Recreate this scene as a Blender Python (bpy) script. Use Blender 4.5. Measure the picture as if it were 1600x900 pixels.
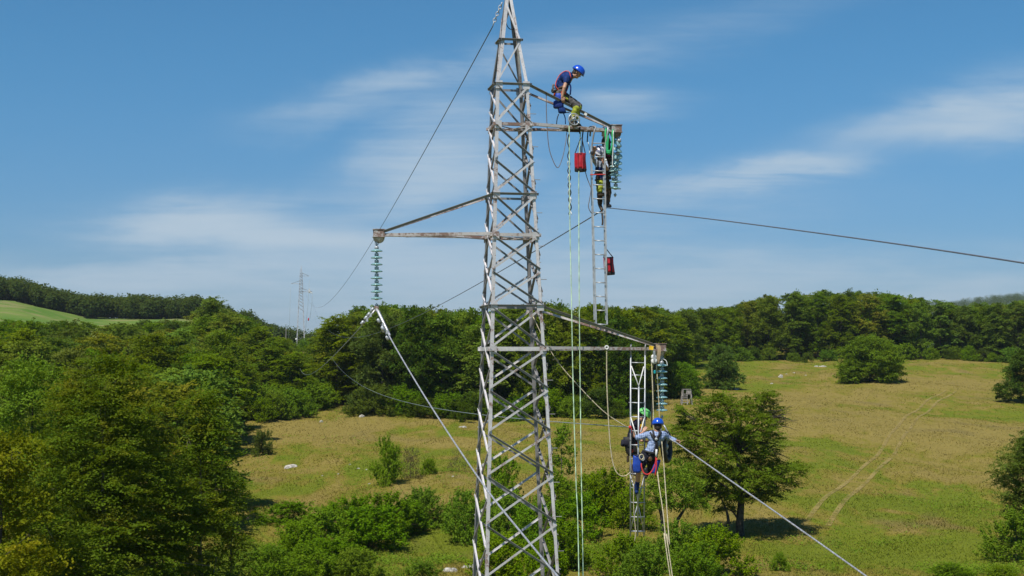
import bpy, bmesh, math, random
import numpy as np
from mathutils import Vector, Matrix

# ------------------------------------------------------------------ camera, sky, sun
SC = bpy.context.scene
for o in list(bpy.data.objects):
    bpy.data.objects.remove(o)
F = 2230.0            # focal length in photo pixels (1600 wide)
CAMZ = 14.0
PHI = math.atan(110.0 / F)
cam = bpy.data.cameras.new('camera'); camo = bpy.data.objects.new('camera', cam)
SC.collection.objects.link(camo); SC.camera = camo
cam.sensor_width = 36.0; cam.lens = 36.0 * F / 1600.0
cam.clip_start = 0.1; cam.clip_end = 20000
camo.location = (0, 0, CAMZ); camo.rotation_euler = (math.pi / 2 + PHI, 0, 0)

SUN_DIR = Vector((-0.24, -0.46, 0.85)).normalized()      # towards the sun
SUN_EL = math.asin(SUN_DIR.z)
SUN_AZ = math.atan2(SUN_DIR.x, SUN_DIR.y)                # from +Y clockwise
W = bpy.data.worlds.new('World'); SC.world = W; W.use_nodes = True
sun = bpy.data.lights.new('sun', 'SUN'); suno = bpy.data.objects.new('sun', sun)
SC.collection.objects.link(suno)
sun.energy = 4.8; sun.angle = math.radians(0.5); sun.color = (1.0, 0.94, 0.85)
suno.rotation_euler = (-SUN_DIR).to_track_quat('-Z', 'Y').to_euler()
SC.view_settings.view_transform = 'Standard'; SC.view_settings.look = 'None'
SC.view_settings.exposure = 0.28; SC.view_settings.gamma = 1.0
SC.view_settings.use_curve_mapping = False
SC.cycles.max_bounces = 6; SC.cycles.diffuse_bounces = 3; SC.cycles.transmission_bounces = 5
SC.cycles.transparent_max_bounces = 8; SC.cycles.glossy_bounces = 2
SC.cycles.volume_bounces = 0
try: SC.cycles.use_denoising = True
except Exception: pass


HAZE_D = 0.00006

class NT:
    """small helper for node trees"""
    def __init__(s, nt): s.nt = nt; s.n = nt.nodes; s.l = nt.links
    def new(s, t, **k):
        d = s.n.new(t)
        for a, b in k.items(): setattr(d, a, b)
        return d
    def set(s, sock, v):
        if isinstance(v, bpy.types.NodeSocket): s.l.new(v, sock)
        elif v is not None: sock.default_value = v
    def math(s, op, a, b=None, c=None, clamp=False):
        d = s.new('ShaderNodeMath', operation=op, use_clamp=clamp)
        s.set(d.inputs[0], a); s.set(d.inputs[1], b)
        if c is not None: s.set(d.inputs[2], c)
        return d.outputs[0]
    def mix(s, f, a, b, mode='MIX'):
        d = s.new('ShaderNodeMix', data_type='RGBA', blend_type=mode)
        s.set(d.inputs[0], f)
        for k, v in ((6, a), (7, b)):
            if isinstance(v, (tuple, list)) and len(v) == 3: v = (*v, 1)
            s.set(d.inputs[k], v)
        return d.outputs[2]
    def noise(s, vec, scale, detail=4, rough=0.55, dist=0.0, out=0):
        d = s.new('ShaderNodeTexNoise')
        if vec is not None: s.l.new(vec, d.inputs['Vector'])
        d.inputs['Scale'].default_value = scale; d.inputs['Detail'].default_value = detail
        d.inputs['Roughness'].default_value = rough; d.inputs['Distortion'].default_value = dist
        return d.outputs[out]
    def ramp(s, v, a, b, c0=0.0, c1=1.0):
        d = s.new('ShaderNodeMapRange', interpolation_type='SMOOTHSTEP')
        s.set(d.inputs[0], v); s.set(d.inputs[1], a); s.set(d.inputs[2], b)
        s.set(d.inputs[3], c0); s.set(d.inputs[4], c1)
        return d.outputs[0]
    def mapping(s, vec, scale=(1, 1, 1), rot=(0, 0, 0), loc=(0, 0, 0)):
        d = s.new('ShaderNodeMapping'); s.l.new(vec, d.inputs[0])
        d.inputs['Scale'].default_value = scale; d.inputs['Rotation'].default_value = rot
        d.inputs['Location'].default_value = loc
        return d.outputs[0]
    def comb(s, x, y, z):
        d = s.new('ShaderNodeCombineXYZ'); s.set(d.inputs[0], x); s.set(d.inputs[1], y); s.set(d.inputs[2], z)
        return d.outputs[0]


# sky with thin high cloud, laid out by direction
t = NT(W.node_tree); t.n.clear()
sky = t.new('ShaderNodeTexSky', sky_type='NISHITA'); sky.sun_disc = False
sky.sun_elevation = SUN_EL; sky.sun_rotation = SUN_AZ
sky.air_density = 1.0; sky.dust_density = 0.4; sky.ozone_density = 3.0; sky.altitude = 600
tc = t.new('ShaderNodeTexCoord'); sep = t.new('ShaderNodeSeparateXYZ')
t.l.new(tc.outputs['Generated'], sep.inputs[0])
yy = t.math('MAXIMUM', sep.outputs[1], 0.05)
u = t.math('DIVIDE', sep.outputs[0], yy)          # tangent of azimuth
v = t.math('DIVIDE', sep.outputs[2], yy)          # tangent of elevation
uv = t.comb(u, v, 0.0)
warp = t.noise(t.mapping(uv, (5, 14, 1)), 1.0, 5, 0.6, 0.6, out=1)
ws = t.new('ShaderNodeSeparateXYZ'); t.l.new(warp, ws.inputs[0])
u2 = t.math('ADD', u, t.math('MULTIPLY', t.math('SUBTRACT', ws.outputs[0], 0.5), 0.11))
v2 = t.math('ADD', v, t.math('MULTIPLY', t.math('SUBTRACT', ws.outputs[1], 0.5), 0.045))
fine = t.noise(t.mapping(uv, (3.2, 22, 1), rot=(0, 0, -0.14)), 1.0, 7, 0.58, 0.5)
fib = t.noise(t.mapping(uv, (7, 95, 1), rot=(0, 0, -0.16)), 1.0, 6, 0.65, 0.8)
fine = t.ramp(t.math('ADD', t.math('MULTIPLY', fine, .72), t.math('MULTIPLY', fib, .28)), 0.34, 0.66)
CL = [(310, 345, 120, 30, -0.10, 1.5), (400, 375, 190, 20, 0.05, 1.15), (520, 380, 90, 20, 0.05, .8), (320, 428, 260, 18, 0.0, .85),
      (600, 138, 150, 26, -0.24, .62), (760, 95, 130, 24, -0.2, .42), (700, 215, 100, 60, -0.25, .72), (680, 262, 120, 30, -0.1, .62), (900, 75, 120, 24, -0.1, .34),
      (640, 308, 120, 20, -0.2, .75), (1120, 276, 140, 19, -0.13, 1.35), (1240, 255, 90, 14, -0.15, .8), (970, 160, 70, 20, -0.08, .85),
      (1570, 160, 95, 38, -0.14, 1.15), (1420, 190, 130, 20, -0.2, .45), (760, 400, 300, 46, 0.0, .62), (1330, 425, 380, 30, 0.02, .55),
      (1000, 330, 260, 40, -0.1, .28), (1150, 395, 60, 12, -0.1, .5), (1100, 40, 260, 26, -0.25, .14), (450, 485, 900, 48, 0, .75), (1200, 480, 700, 50, 0, .55), (120, 430, 200, 14, 0, .4)]
acc = None
for (cx, cy, sx, sy, an, st) in CL:
    du = t.math('SUBTRACT', u2, (cx - 800) / F); dv = t.math('SUBTRACT', v2, (560 - cy) / F)
    c_, s_ = math.cos(-an), math.sin(-an)
    a_ = t.math('ADD', t.math('MULTIPLY', du, c_ * F / sx), t.math('MULTIPLY', dv, s_ * F / sx))
    b_ = t.math('ADD', t.math('MULTIPLY', du, -s_ * F / sy), t.math('MULTIPLY', dv, c_ * F / sy))
    r2 = t.math('ADD', t.math('MULTIPLY', a_, a_), t.math('MULTIPLY', b_, b_))
    g = t.math('MULTIPLY', t.math('EXPONENT', t.math('MULTIPLY', r2, -0.9)), st)
    acc = g if acc is None else t.math('ADD', acc, g)
cov = t.math('SUBTRACT', 1.0, t.math('EXPONENT', t.math('MULTIPLY', t.math('MULTIPLY', acc, t.math('ADD', t.math('MULTIPLY', fine, 1.15), 0.16)), -1.4)), clamp=True)
cov = t.math('MULTIPLY', cov, 0.95)
skyc = t.mix(1.0, sky.outputs[0], t.mix(t.ramp(v, -.02, .26), (0.40, 0.54, 0.76), (0.35, 0.76, 0.93)), 'MULTIPLY')
col = t.mix(cov, skyc, (4.7, 5.75, 6.7))
bg = t.new('ShaderNodeBackground'); t.l.new(col, bg.inputs[0]); bg.inputs[1].default_value = 0.088
wo = t.new('ShaderNodeOutputWorld'); t.l.new(bg.outputs[0], wo.inputs[0])

# ------------------------------------------------------------------ basic helpers
SINP, COSP = math.sin(PHI), math.cos(PHI)
def P(px, py, Y):
    """world point seen at photo pixel (px, py) at distance Y in front of the camera"""
    u_ = (px - 800) / F; v_ = (450 - py) / F
    k = Y / (COSP - v_ * SINP)
    return Vector((u_ * k, Y, CAMZ + (SINP + v_ * COSP) * k))
def lerp(a, b, t_): return a + (b - a) * t_
def interp(x, tab):
    return float(np.interp(x, [a for a, b in tab], [b for a, b in tab]))

def tagit(o, label=None, cat=None, group=None, kind=None):
    if label: o['label'] = label
    if cat: o['category'] = cat
    if group: o['group'] = group
    if kind: o['kind'] = kind
    return o
def empty(name, loc, label, cat, group=None):
    o = bpy.data.objects.new(name, None); SC.collection.objects.link(o)
    o.location = loc; o.empty_display_size = 0.1
    return tagit(o, label, cat, group)
def world_loc(o):
    v_ = Vector((0, 0, 0))
    while o is not None: v_ += o.location; o = o.parent
    return v_
def mkobj(name, verts, faces, mat, parent=None, smooth=False):
    """one mesh object from world-space vertices"""
    V = np.asarray([tuple(p) for p in verts], dtype=np.float32) if not isinstance(verts, np.ndarray) else verts.astype(np.float32)
    if parent is not None: off = world_loc(parent)
    else:
        off = Vector((float((V[:, 0].min() + V[:, 0].max()) / 2), float((V[:, 1].min() + V[:, 1].max()) / 2), float(V[:, 2].min())))
    V = V - np.array(off, dtype=np.float32)
    me = bpy.data.meshes.new(name)
    if isinstance(faces, np.ndarray):
        n, k = faces.shape
        me.vertices.add(len(V)); me.vertices.foreach_set('co', V.ravel())
        me.loops.add(n * k); me.loops.foreach_set('vertex_index', faces.astype(np.int32).ravel())
        me.polygons.add(n); me.polygons.foreach_set('loop_start', np.arange(0, n * k, k, dtype=np.int32))
        me.update(calc_edges=True)
    else:
        me.from_pydata([tuple(map(float, p)) for p in V], [], faces)
    me.validate()
    if smooth: me.polygons.foreach_set('use_smooth', [True] * len(me.polygons))
    if mat is not None: me.materials.append(mat)
    o = bpy.data.objects.new(name, me); SC.collection.objects.link(o)
    if parent is not None: o.parent = parent
    else: o.location = off
    return o

class MB:
    """collects shapes in world space, links them as one mesh"""
    def __init__(s): s.v = []; s.f = []
    def add(s, vs, fs):
        n = len(s.v); s.v += [Vector(p) for p in vs]; s.f += [tuple(i + n for i in f) for f in fs]
        return s
    def box(s, c, size, R=None):
        c = Vector(c); hx, hy, hz = [q / 2 for q in size]
        vs = []
        for z in (-hz, hz):
            for y in (-hy, hy):
                for x in (-hx, hx):
                    p = Vector((x, y, z))
                    if R is not None: p = R @ p
                    vs.append(c + p)
        return s.add(vs, [(0, 2, 3, 1), (4, 5, 7, 6), (0, 1, 5, 4), (2, 6, 7, 3), (1, 3, 7, 5), (0, 4, 6, 2)])
    def beam(s, a, b, w, h, up=(0, 0, 1)):
        """bar from a to b with width w across and height h along up"""
        a = Vector(a); b = Vector(b); d = (b - a).normalized()
        upv = Vector(up); sd = d.cross(upv)
        if sd.length < 1e-4: sd = d.cross(Vector((1, 0, 0)))
        sd.normalize(); uu = sd.cross(d).normalized()
        vs = []
        for q in (a, b):
            for (i, j) in ((-1, -1), (1, -1), (1, 1), (-1, 1)):
                vs.append(q + sd * i * w / 2 + uu * j * h / 2)
        return s.add(vs, [(3, 2, 1, 0), (4, 5, 6, 7), (0, 1, 5, 4), (1, 2, 6, 5), (2, 3, 7, 6), (3, 0, 4, 7)])
    def angle(s, a, b, size, n, edge, th=0.009, outward=1.0):
        """L-section bar; n = outward normal of the face it lies in, edge = +1 upright flange on the upper edge, -1 lower"""
        a = Vector(a); b = Vector(b); d = (b - a).normalized(); n = Vector(n)
        n = (n - d * n.dot(d)).normalized(); e = n.cross(d).normalized()
        if e.z < 0: e = -e
        e = e * edge
        def slab(o1, o2, p1, p2):
            vs = []
            for q in (a, b):
                for (i, j) in ((o1, p1), (o2, p1), (o2, p2), (o1, p2)):
                    vs.append(q + e * i + n * j)
            s.add(vs, [(3, 2, 1, 0), (4, 5, 6, 7), (0, 1, 5, 4), (1, 2, 6, 5), (2, 3, 7, 6), (3, 0, 4, 7)])
        slab(-size / 2, size / 2, -th / 2, th / 2)
        if outward > 0: slab(size / 2 - th, size / 2, th / 2 + .0005, size)
        else: slab(size / 2 - th, size / 2, -size, -th / 2 - .0005)
        return s
    def tube(s, pts, r, n=6, caps=True, closed=False):
        pts = [Vector(p) for p in pts]; m = len(pts)
        rr = r if isinstance(r, (list, tuple)) else [r] * m
        base = len(s.v); prev = None
        for i, p in enumerate(pts):
            if closed: d = (pts[(i + 1) % m] - pts[i - 1])
            else: d = pts[min(i + 1, m - 1)] - pts[max(i - 1, 0)]
            if d.length < 1e-9: d = Vector((0, 0, 1))
            d.normalize()
            if prev is None:
                x = d.cross(Vector((0, 0, 1)))
                if x.length < 0.1: x = d.cross(Vector((0, 1, 0)))
            else: x = prev - d * prev.dot(d)
            x.normalize(); prev = x; y = d.cross(x)
            for k in range(n):
                a_ = 2 * math.pi * k / n
                s.v.append(p + x * math.cos(a_) * rr[i] + y * math.sin(a_) * rr[i])
        for i in range(m if closed else m - 1):
            i2 = (i + 1) % m
            for k in range(n):
                k2 = (k + 1) % n
                s.f.append((base + i * n + k, base + i * n + k2, base + i2 * n + k2, base + i2 * n + k))
        if caps and not closed:
            s.f.append(tuple(base + k for k in reversed(range(n))))
            s.f.append(tuple(base + (m - 1) * n + k for k in range(n)))
        return s
    def lathe(s, c, prof, axis=(0, 0, 1), n=20):
        """prof: list of (r, h) along axis"""
        c = Vector(c); ax = Vector(axis).normalized()
        x = ax.cross(Vector((0, 1, 0.01))).normalized(); y = ax.cross(x)
        base = len(s.v)
        for (r, h) in prof:
            for k in range(n):
                a_ = 2 * math.pi * k / n
                s.v.append(c + ax * h + x * math.cos(a_) * r + y * math.sin(a_) * r)
        for i in range(len(prof) - 1):
            for k in range(n):
                k2 = (k + 1) % n
                s.f.append((base + i * n + k, base + i * n + k2, base + (i + 1) * n + k2, base + (i + 1) * n + k))
        s.f.append(tuple(base + k for k in reversed(range(n))))
        s.f.append(tuple(base + (len(prof) - 1) * n + k for k in range(n)))
        return s
    def ring(s, c, R, r, normal, n=28, m=8, arc=1.0, start=0.0):
        nn = Vector(normal).normalized(); x = nn.cross(Vector((0, 0, 1)))
        if x.length < 0.1: x = Vector((1, 0, 0))
        x.normalize(); y = nn.cross(x)
        k_ = n if arc >= 1 else n + 1
        pts = [Vector(c) + x * R * math.cos(start + 2 * math.pi * arc * i / n) + y * R * math.sin(start + 2 * math.pi * arc * i / n) for i in range(k_)]
        return s.tube(pts, r, m, closed=arc >= 1)
    def build(s, name, mat, parent=None, smooth=False):
        return mkobj(name, s.v, s.f, mat, parent, smooth)

def smooth_path(pts, n=8):
    """Catmull-Rom through the points"""
    pts = [Vector(p) for p in pts]; q = [pts[0] * 2 - pts[1]] + pts + [pts[-1] * 2 - pts[-2]]
    out = []
    for i in range(1, len(q) - 2):
        for k in range(n):
            t_ = k / n; a, b, c, d = q[i - 1], q[i], q[i + 1], q[i + 2]
            out.append(0.5 * ((2 * b) + (c - a) * t_ + (2 * a - 5 * b + 4 * c - d) * t_ * t_ + (3 * b - a - 3 * c + d) * t_ ** 3))
    out.append(pts[-1])
    return out
def sag(a, b, s_, n=60, t0=0.0, t1=1.0):
    a = Vector(a); b = Vector(b); out = []
    for i in range(n + 1):
        t_ = t0 + (t1 - t0) * (i / n) ** 1.7
        p = a.lerp(b, t_); p.z -= 4 * s_ * t_ * (1 - t_); out.append(p)
    return out

# ------------------------------------------------------------------ materials
def mat(name):
    m = bpy.data.materials.new(name); m.use_nodes = True
    t_ = NT(m.node_tree); b = t_.n['Principled BSDF']
    return m, t_, b
def plain(name, col, rough=0.6, metal=0.0, var=0.12, vscale=9.0, spec=0.4, bump=0.0):
    m, t_, b = mat(name)
    tc_ = t_.new('ShaderNodeTexCoord')
    n_ = t_.noise(tc_.outputs['Object'], vscale, 5, 0.6)
    lo = tuple(max(0, c * (1 - var * 2)) for c in col); hi = tuple(min(1, c * (1 + var * 1.3)) for c in col)
    t_.l.new(t_.mix(t_.ramp(n_, .3, .7), lo, hi), b.inputs['Base Color'])
    t_.l.new(t_.ramp(n_, 0.2, 0.8, max(rough - .12, 0.05), min(rough + .1, 1)), b.inputs['Roughness'])
    b.inputs['Metallic'].default_value = metal; b.inputs['Specular IOR Level'].default_value = spec
    if bump:
        bp = t_.new('ShaderNodeBump'); bp.inputs['Strength'].default_value = bump; bp.inputs['Distance'].default_value = 0.01
        t_.l.new(t_.noise(tc_.outputs['Object'], vscale * 5, 4), bp.inputs['Height']); t_.l.new(bp.outputs[0], b.inputs['Normal'])
    return m
def steel(name, base, rust_amt, dark=0.0):
    """weathered galvanised steel with flaking paint and rust"""
    m, t_, b = mat(name)
    g = t_.new('ShaderNodeNewGeometry'); oi = t_.new('ShaderNodeObjectInfo')
    off = t_.comb(t_.math('MULTIPLY', oi.outputs['Random'], 40.0), t_.math('MULTIPLY', oi.outputs['Random'], 17.0), 0.0)
    va = t_.new('ShaderNodeVectorMath', operation='ADD'); t_.l.new(g.outputs['Position'], va.inputs[0]); t_.l.new(off, va.inputs[1])
    big = t_.noise(va.outputs[0], 1.6, 4, 0.6, 0.3)
    mid = t_.noise(va.outputs[0], 11.0, 6, 0.7, 0.5)
    fin = t_.noise(va.outputs[0], 60.0, 4, 0.6)
    c = t_.mix(t_.ramp(mid, .3, .7), tuple(x * .72 for x in base), base)
    c = t_.mix(t_.math('MULTIPLY', oi.outputs['Random'], .35), c, tuple(x * .55 for x in base))
    score = t_.math('ADD', t_.math('MULTIPLY', big, .6), t_.math('MULTIPLY', mid, .55))
    rm = t_.ramp(score, 0.70 - rust_amt, 0.80 - rust_amt)
    rc = t_.mix(fin, (0.10, 0.050, 0.032), (0.22, 0.115, 0.08))
    c = t_.mix(t_.math('MULTIPLY', rm, .85), c, rc)
    t_.l.new(c, b.inputs['Base Color'])
    b.inputs['Metallic'].default_value = 0.25
    t_.l.new(t_.ramp(rm, 0, 1, .48, .85), b.inputs['Roughness'])
    return m
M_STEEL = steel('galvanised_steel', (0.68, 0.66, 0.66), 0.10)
M_STEEL_D = steel('galvanised_steel_dull_shaded', (0.30, 0.295, 0.30), 0.05)  # darker copy: shade on flanged braces and rear legs put into the colour
M_STEEL_R = steel('rusty_arm_steel', (0.64, 0.60, 0.58), 0.165)
M_STEEL_L = steel('sunlit_galvanised_steel', (0.80, 0.77, 0.80), 0.04)  # paler copy for left-face diagonals, sunlight painted into the base colour
M_STEEL_F = steel('far_steel', (0.62, 0.63, 0.66), 0.0)
M_ALU = plain('bare_aluminium', (0.40, 0.42, 0.44), 0.45, 0.4)
M_WIRE = plain('aluminium_conductor', (0.50, 0.50, 0.52), 0.42, 0.5, 0.2, 25)
M_WIRE_D = plain('weathered_conductor', (0.13, 0.14, 0.17), 0.6, 0.2)
M_WIRE_M = plain('grey_conductor', (0.26, 0.30, 0.30), 0.6, 0.2)
M_ROPE = plain('beige_rope', (0.50, 0.44, 0.30), 0.9, 0, 0.2, 40)
M_ROPE_G = plain('pale_green_rope', (0.42, 0.58, 0.40), 0.85, 0, 0.25, 6)
M_ROPE_R = plain('red_rope', (0.52, 0.03, 0.03), 0.7)
M_ROPE_N = plain('grey_cord', (0.16, 0.14, 0.14), 0.8)
M_BLACK = plain('black_webbing', (0.022, 0.022, 0.026), 0.75, 0, 0.2)
M_RED = plain('red_tarpaulin', (0.42, 0.010, 0.025), 0.55, 0, 0.15, 7)
M_BLUE = plain('blue_bag_cloth', (0.012, 0.055, 0.36), 0.55, 0, 0.15, 9)
M_HELM_B = plain('blue_helmet_shell', (0.008, 0.07, 0.48), 0.25, 0, 0.05, 4, 0.6)
M_HELM_G = plain('green_helmet_shell', (0.13, 0.48, 0.12), 0.3, 0, 0.05, 4, 0.6)
M_HELM_W = plain('white_helmet_shell', (0.72, 0.72, 0.76), 0.3, 0, 0.05, 4, 0.6)
M_SKIN = plain('skin', (0.42, 0.23, 0.15), 0.55, 0, 0.12, 14)
M_HAIR = plain('dark_hair', (0.03, 0.02, 0.015), 0.7)
M_NAVY = plain('navy_cloth', (0.010, 0.032, 0.14), 0.85, 0, 0.25, 12, .2, .5)
M_DARKCL = plain('dark_cloth', (0.018, 0.018, 0.03), 0.85, 0, 0.25, 12, .2, .5)
M_GREYT = plain('grey_trousers', (0.09, 0.085, 0.085), 0.85, 0, 0.25, 12, .2, .5)
M_BROWN = plain('brown_trousers', (0.085, 0.06, 0.045), 0.85, 0, 0.3, 12, .2, .5)
M_LBLUE = plain('pale_blue_shirt', (0.34, 0.40, 0.50), 0.8, 0, 0.2, 12, .2, .5)
M_HIVIS = plain('yellow_hivis', (0.30, 0.34, 0.03), 0.8, 0, 0.15, 15)
M_ORANGE = plain('orange_red_webbing', (0.60, 0.07, 0.03), 0.6)
M_GREEN = plain('green_sling', (0.02, 0.36, 0.13), 0.7)
M_WHITE = plain('white_plastic', (0.68, 0.68, 0.66), 0.45)
M_YEL = plain('yellow_tape', (0.75, 0.48, 0.02), 0.5)
M_TANW = plain('tan_webbing', (0.36, 0.27, 0.16), 0.8)
M_RUBBER = plain('black_rubber', (0.02, 0.02, 0.022), 0.6)
M_BOOT = plain('brown_boot_leather', (0.05, 0.035, 0.02), 0.6)
M_CONC = plain('concrete', (0.35, 0.34, 0.32), 0.9, 0, .15, 5, .2, .4)
M_ROCK = plain('pale_limestone', (0.40, 0.38, 0.34), 0.9, 0, 0.22, 3, .2, .8)
M_WOODG = plain('weathered_grey_timber', (0.27, 0.25, 0.23), 0.9, 0, 0.25, 3)
M_BARK = plain('grey_brown_bark', (0.075, 0.062, 0.048), 0.9, 0, 0.35, 3, .2, .8)
M_BARKP = plain('pale_bark', (0.17, 0.15, 0.12), 0.9, 0, 0.3, 3, .2, .8)

m, t_, b = mat('toughened_glass'); M_GLASS = m
b.inputs['Base Color'].default_value = (0.30, 0.62, 0.62, 1); b.inputs['Roughness'].default_value = 0.12
b.inputs['Transmission Weight'].default_value = 0.55; b.inputs['IOR'].default_value = 1.45
b.inputs['Specular IOR Level'].default_value = 0.7
_n = t_.noise(t_.new('ShaderNodeTexCoord').outputs['Object'], 14, 3)
t_.l.new(t_.mix(_n, (0.26, 0.56, 0.58), (0.56, 0.82, 0.84)), b.inputs['Base Color'])

m, t_, b = mat('plaid_cotton'); M_PLAID = m        # blue and white check
tc_ = t_.new('ShaderNodeTexCoord'); sp = t_.new('ShaderNodeSeparateXYZ')
nz = t_.noise(tc_.outputs['Object'], 7, 3, out=1)
vm = t_.new('ShaderNodeVectorMath', operation='MULTIPLY_ADD'); t_.l.new(nz, vm.inputs[0])
vm.inputs[1].default_value = (.05, .05, .05); t_.l.new(tc_.outputs['Object'], vm.inputs[2]); t_.l.new(vm.outputs[0], sp.inputs[0])
def stripe(s_, per, a, b_): return t_.ramp(t_.math('PINGPONG', t_.math('MULTIPLY', s_, 1 / per), 0.5), a, b_)
sx_, sz_ = stripe(sp.outputs[0], .04, .18, .30), stripe(sp.outputs[2], .035, .18, .30)
c_ = t_.mix(sx_, (0.035, 0.075, 0.22), (0.20, 0.28, 0.46)); c_ = t_.mix(t_.math('MULTIPLY', sz_, .6), c_, (0.42, 0.50, 0.66))
t_.l.new(c_, b.inputs['Base Color']); b.inputs['Roughness'].default_value = 0.85

m, t_, b = mat('white_blue_helmet'); M_HELM_S = m
tc_ = t_.new('ShaderNodeTexCoord'); sp = t_.new('ShaderNodeSeparateXYZ'); t_.l.new(tc_.outputs['Object'], sp.inputs[0])
st_ = t_.ramp(t_.math('PINGPONG', t_.math('ADD', t_.math('MULTIPLY', sp.outputs[2], 9), t_.math('MULTIPLY', sp.outputs[0], 6)), .5), .28, .34)
t_.l.new(t_.mix(st_, (0.20, 0.22, 0.34), (0.75, 0.76, 0.82)), b.inputs['Base Color']); b.inputs['Roughness'].default_value = .35

# meadow colour, shared by the ground sheet and the grass standing on it
def meadow_color(t_, pos, tip=0.0):
    s1 = t_.noise(t_.mapping(pos, (1, .55, 1)), 0.028, 5, .58, .8)
    s2 = t_.noise(t_.mapping(pos, (1, .45, 1), loc=(31, 7, 0)), 0.11, 5, .6, .6)
    s3 = t_.noise(t_.mapping(pos, (1, .5, 1), loc=(3, 70, 0)), 0.55, 5, .65, .3)
    s4 = t_.noise(t_.mapping(pos, (1, .4, 1)), 3.2, 4, .7)
    straw = t_.mix(s3, (0.178, 0.138, 0.032), (0.262, 0.203, 0.060))
    green = t_.mix(s3, (0.085, 0.118, 0.008), (0.155, 0.178, 0.014))
    dull = t_.mix(s3, (0.140, 0.122, 0.018), (0.215, 0.178, 0.030))
    sc = t_.math('ADD', t_.math('MULTIPLY', s1, .75), t_.math('MULTIPLY', s2, .35))
    sp_ = t_.new('ShaderNodeSeparateXYZ'); t_.l.new(pos, sp_.inputs[0])
    # greener hollows, drier swells: (x, y, rx, ry, amount)
    for (x, y, rx, ry, am) in HOLLOWS:
        dx = t_.math('MULTIPLY', t_.math('SUBTRACT', sp_.outputs[0], x), 1 / rx)
        dy = t_.math('MULTIPLY', t_.math('SUBTRACT', sp_.outputs[1], y), 1 / ry)
        r = t_.math('ADD', t_.math('MULTIPLY', dx, dx), t_.math('MULTIPLY', dy, dy))
        sc = t_.math('ADD', sc, t_.math('MULTIPLY', t_.math('EXPONENT', t_.math('MULTIPLY', r, -1.0)), am))
    sc = t_.math('ADD', sc, t_.math('MULTIPLY', t_.math('SUBTRACT', t_.noise(t_.mapping(pos, (1, .35, 1), loc=(11, 5, 0)), .24, 6, .68, .8), .5), .85))
    sc = t_.math('ADD', sc, .015)
    c = t_.mix(t_.ramp(sc, .43, .57), green, dull)
    c = t_.mix(t_.ramp(sc, .52, .68), c, straw)
    c = t_.mix(t_.ramp(s2, .56, .70, 0, .6), c, (0.155, 0.120, 0.045))
    c = t_.mix(t_.ramp(s4, .35, .75, 0, .35), c, (0.09, 0.095, 0.014))
    return c, s3, s4

# ------------------------------------------------------------------ terrain
COLS = [-900, 0, 150, 300, 380, 440, 500, 560, 800, 1100, 1400, 1600, 2500]
ROWS = {
    -300: [0] * 13, 110: [0, 0, 0, 0, 0, 0, 0, 0, 0, 0, 0, 0, 0],
    250: [6] * 13,
    330: [10, 9.6, 9.6, 9.8, 10, 10.3, 10.3, 10.3, 10.3, 10.3, 10.3, 10.3, 10.3],
    400: [15, 14, 14, 14, 14.5, 16, 15.4, 14, 14, 14, 14, 13.6, 13.6],
    437: [20, 17.5, 17, 16.5, 16.8, 17.6, 17, 16, 16, 17, 17, 15, 14],
    500: [32, 25, 22, 19, 18, 18, 16, 16, 16, 18, 18, 15, 14],
    600: [55, 38.8, 30.6, 30.5, 25, 18.5, 15, 15, 15, 18, 18, 14, 13],
    800: [62, 44, 37, 34, 27, 18, 13, 12, 12, 14, 14, 12, 10],
    950: [70, 47.5, 40.5, 36, 28.5, 18, 14.5, 10, 10, 12, 12, 10, 8],
    1400: [60, 40, 36, 26, 20, 14, 10, 6, 5, 8, 8, 10, 10],
    2200: [20, 10, 8, 6, 4, 2, 0, 0, 0, 20, 55, 70, 90],
    2700: [10, 0, 0, 0, 0, 0, 0, 0, 0, 40, 97, 122, 150],
    3600: [0] * 9 + [10, 40, 60, 100], 9000: [0] * 13}
RY = np.array(sorted(ROWS)); RZ = np.array([ROWS[k] for k in sorted(ROWS)], float); CX = np.array(COLS, float)
def H(x, y):
    """ground height"""
    x = np.asarray(x, float); y = np.asarray(y, float)
    px = 800 + F * x / np.maximum(y, 60)
    px = np.clip(px, CX[0], CX[-1]); yc = np.clip(y, RY[0], RY[-1])
    i = np.clip(np.searchsorted(RY, yc, side='right') - 1, 0, len(RY) - 2)
    j = np.clip(np.searchsorted(CX, px, side='right') - 1, 0, len(CX) - 2)
    ty = (yc - RY[i]) / (RY[i + 1] - RY[i]); tx = (px - CX[j]) / (CX[j + 1] - CX[j])
    tx = tx * tx * (3 - 2 * tx)
    z = (RZ[i, j] * (1 - tx) + RZ[i, j + 1] * tx) * (1 - ty) + (RZ[i + 1, j] * (1 - tx) + RZ[i + 1, j + 1] * tx) * ty
    und = 0.35 * np.sin(x * .09 + 1.3) * np.sin(y * .045 + .4) + .18 * np.sin(x * .23 + y * .11) + .10 * np.sin(x * .41 - y * .19 + 2)
    und = und * np.clip((y - 70) / 40, 0, 1) * np.clip((700 - y) / 100, 0, 1)
    return z + und
def Hs(x, y): return float(H(x, y))
def ground_at(px, py, lo=70.0, hi=430.0):
    """nearest distance at which the ground shows at photo pixel (px, py)"""
    Y = lo
    while Y < hi:
        x = (px - 800) / F * Y; z = Hs(x, Y) - CAMZ
        d = Y * COSP + z * SINP; yy_ = 450 - F * (-Y * SINP + z * COSP) / d
        if yy_ <= py: return Y
        Y += 0.5
    return hi
def onground(px, Y): x = (px - 800) / F * Y; return Vector((x, Y, Hs(x, Y)))
def gp(px, py): return onground(px, ground_at(px, py))

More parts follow.
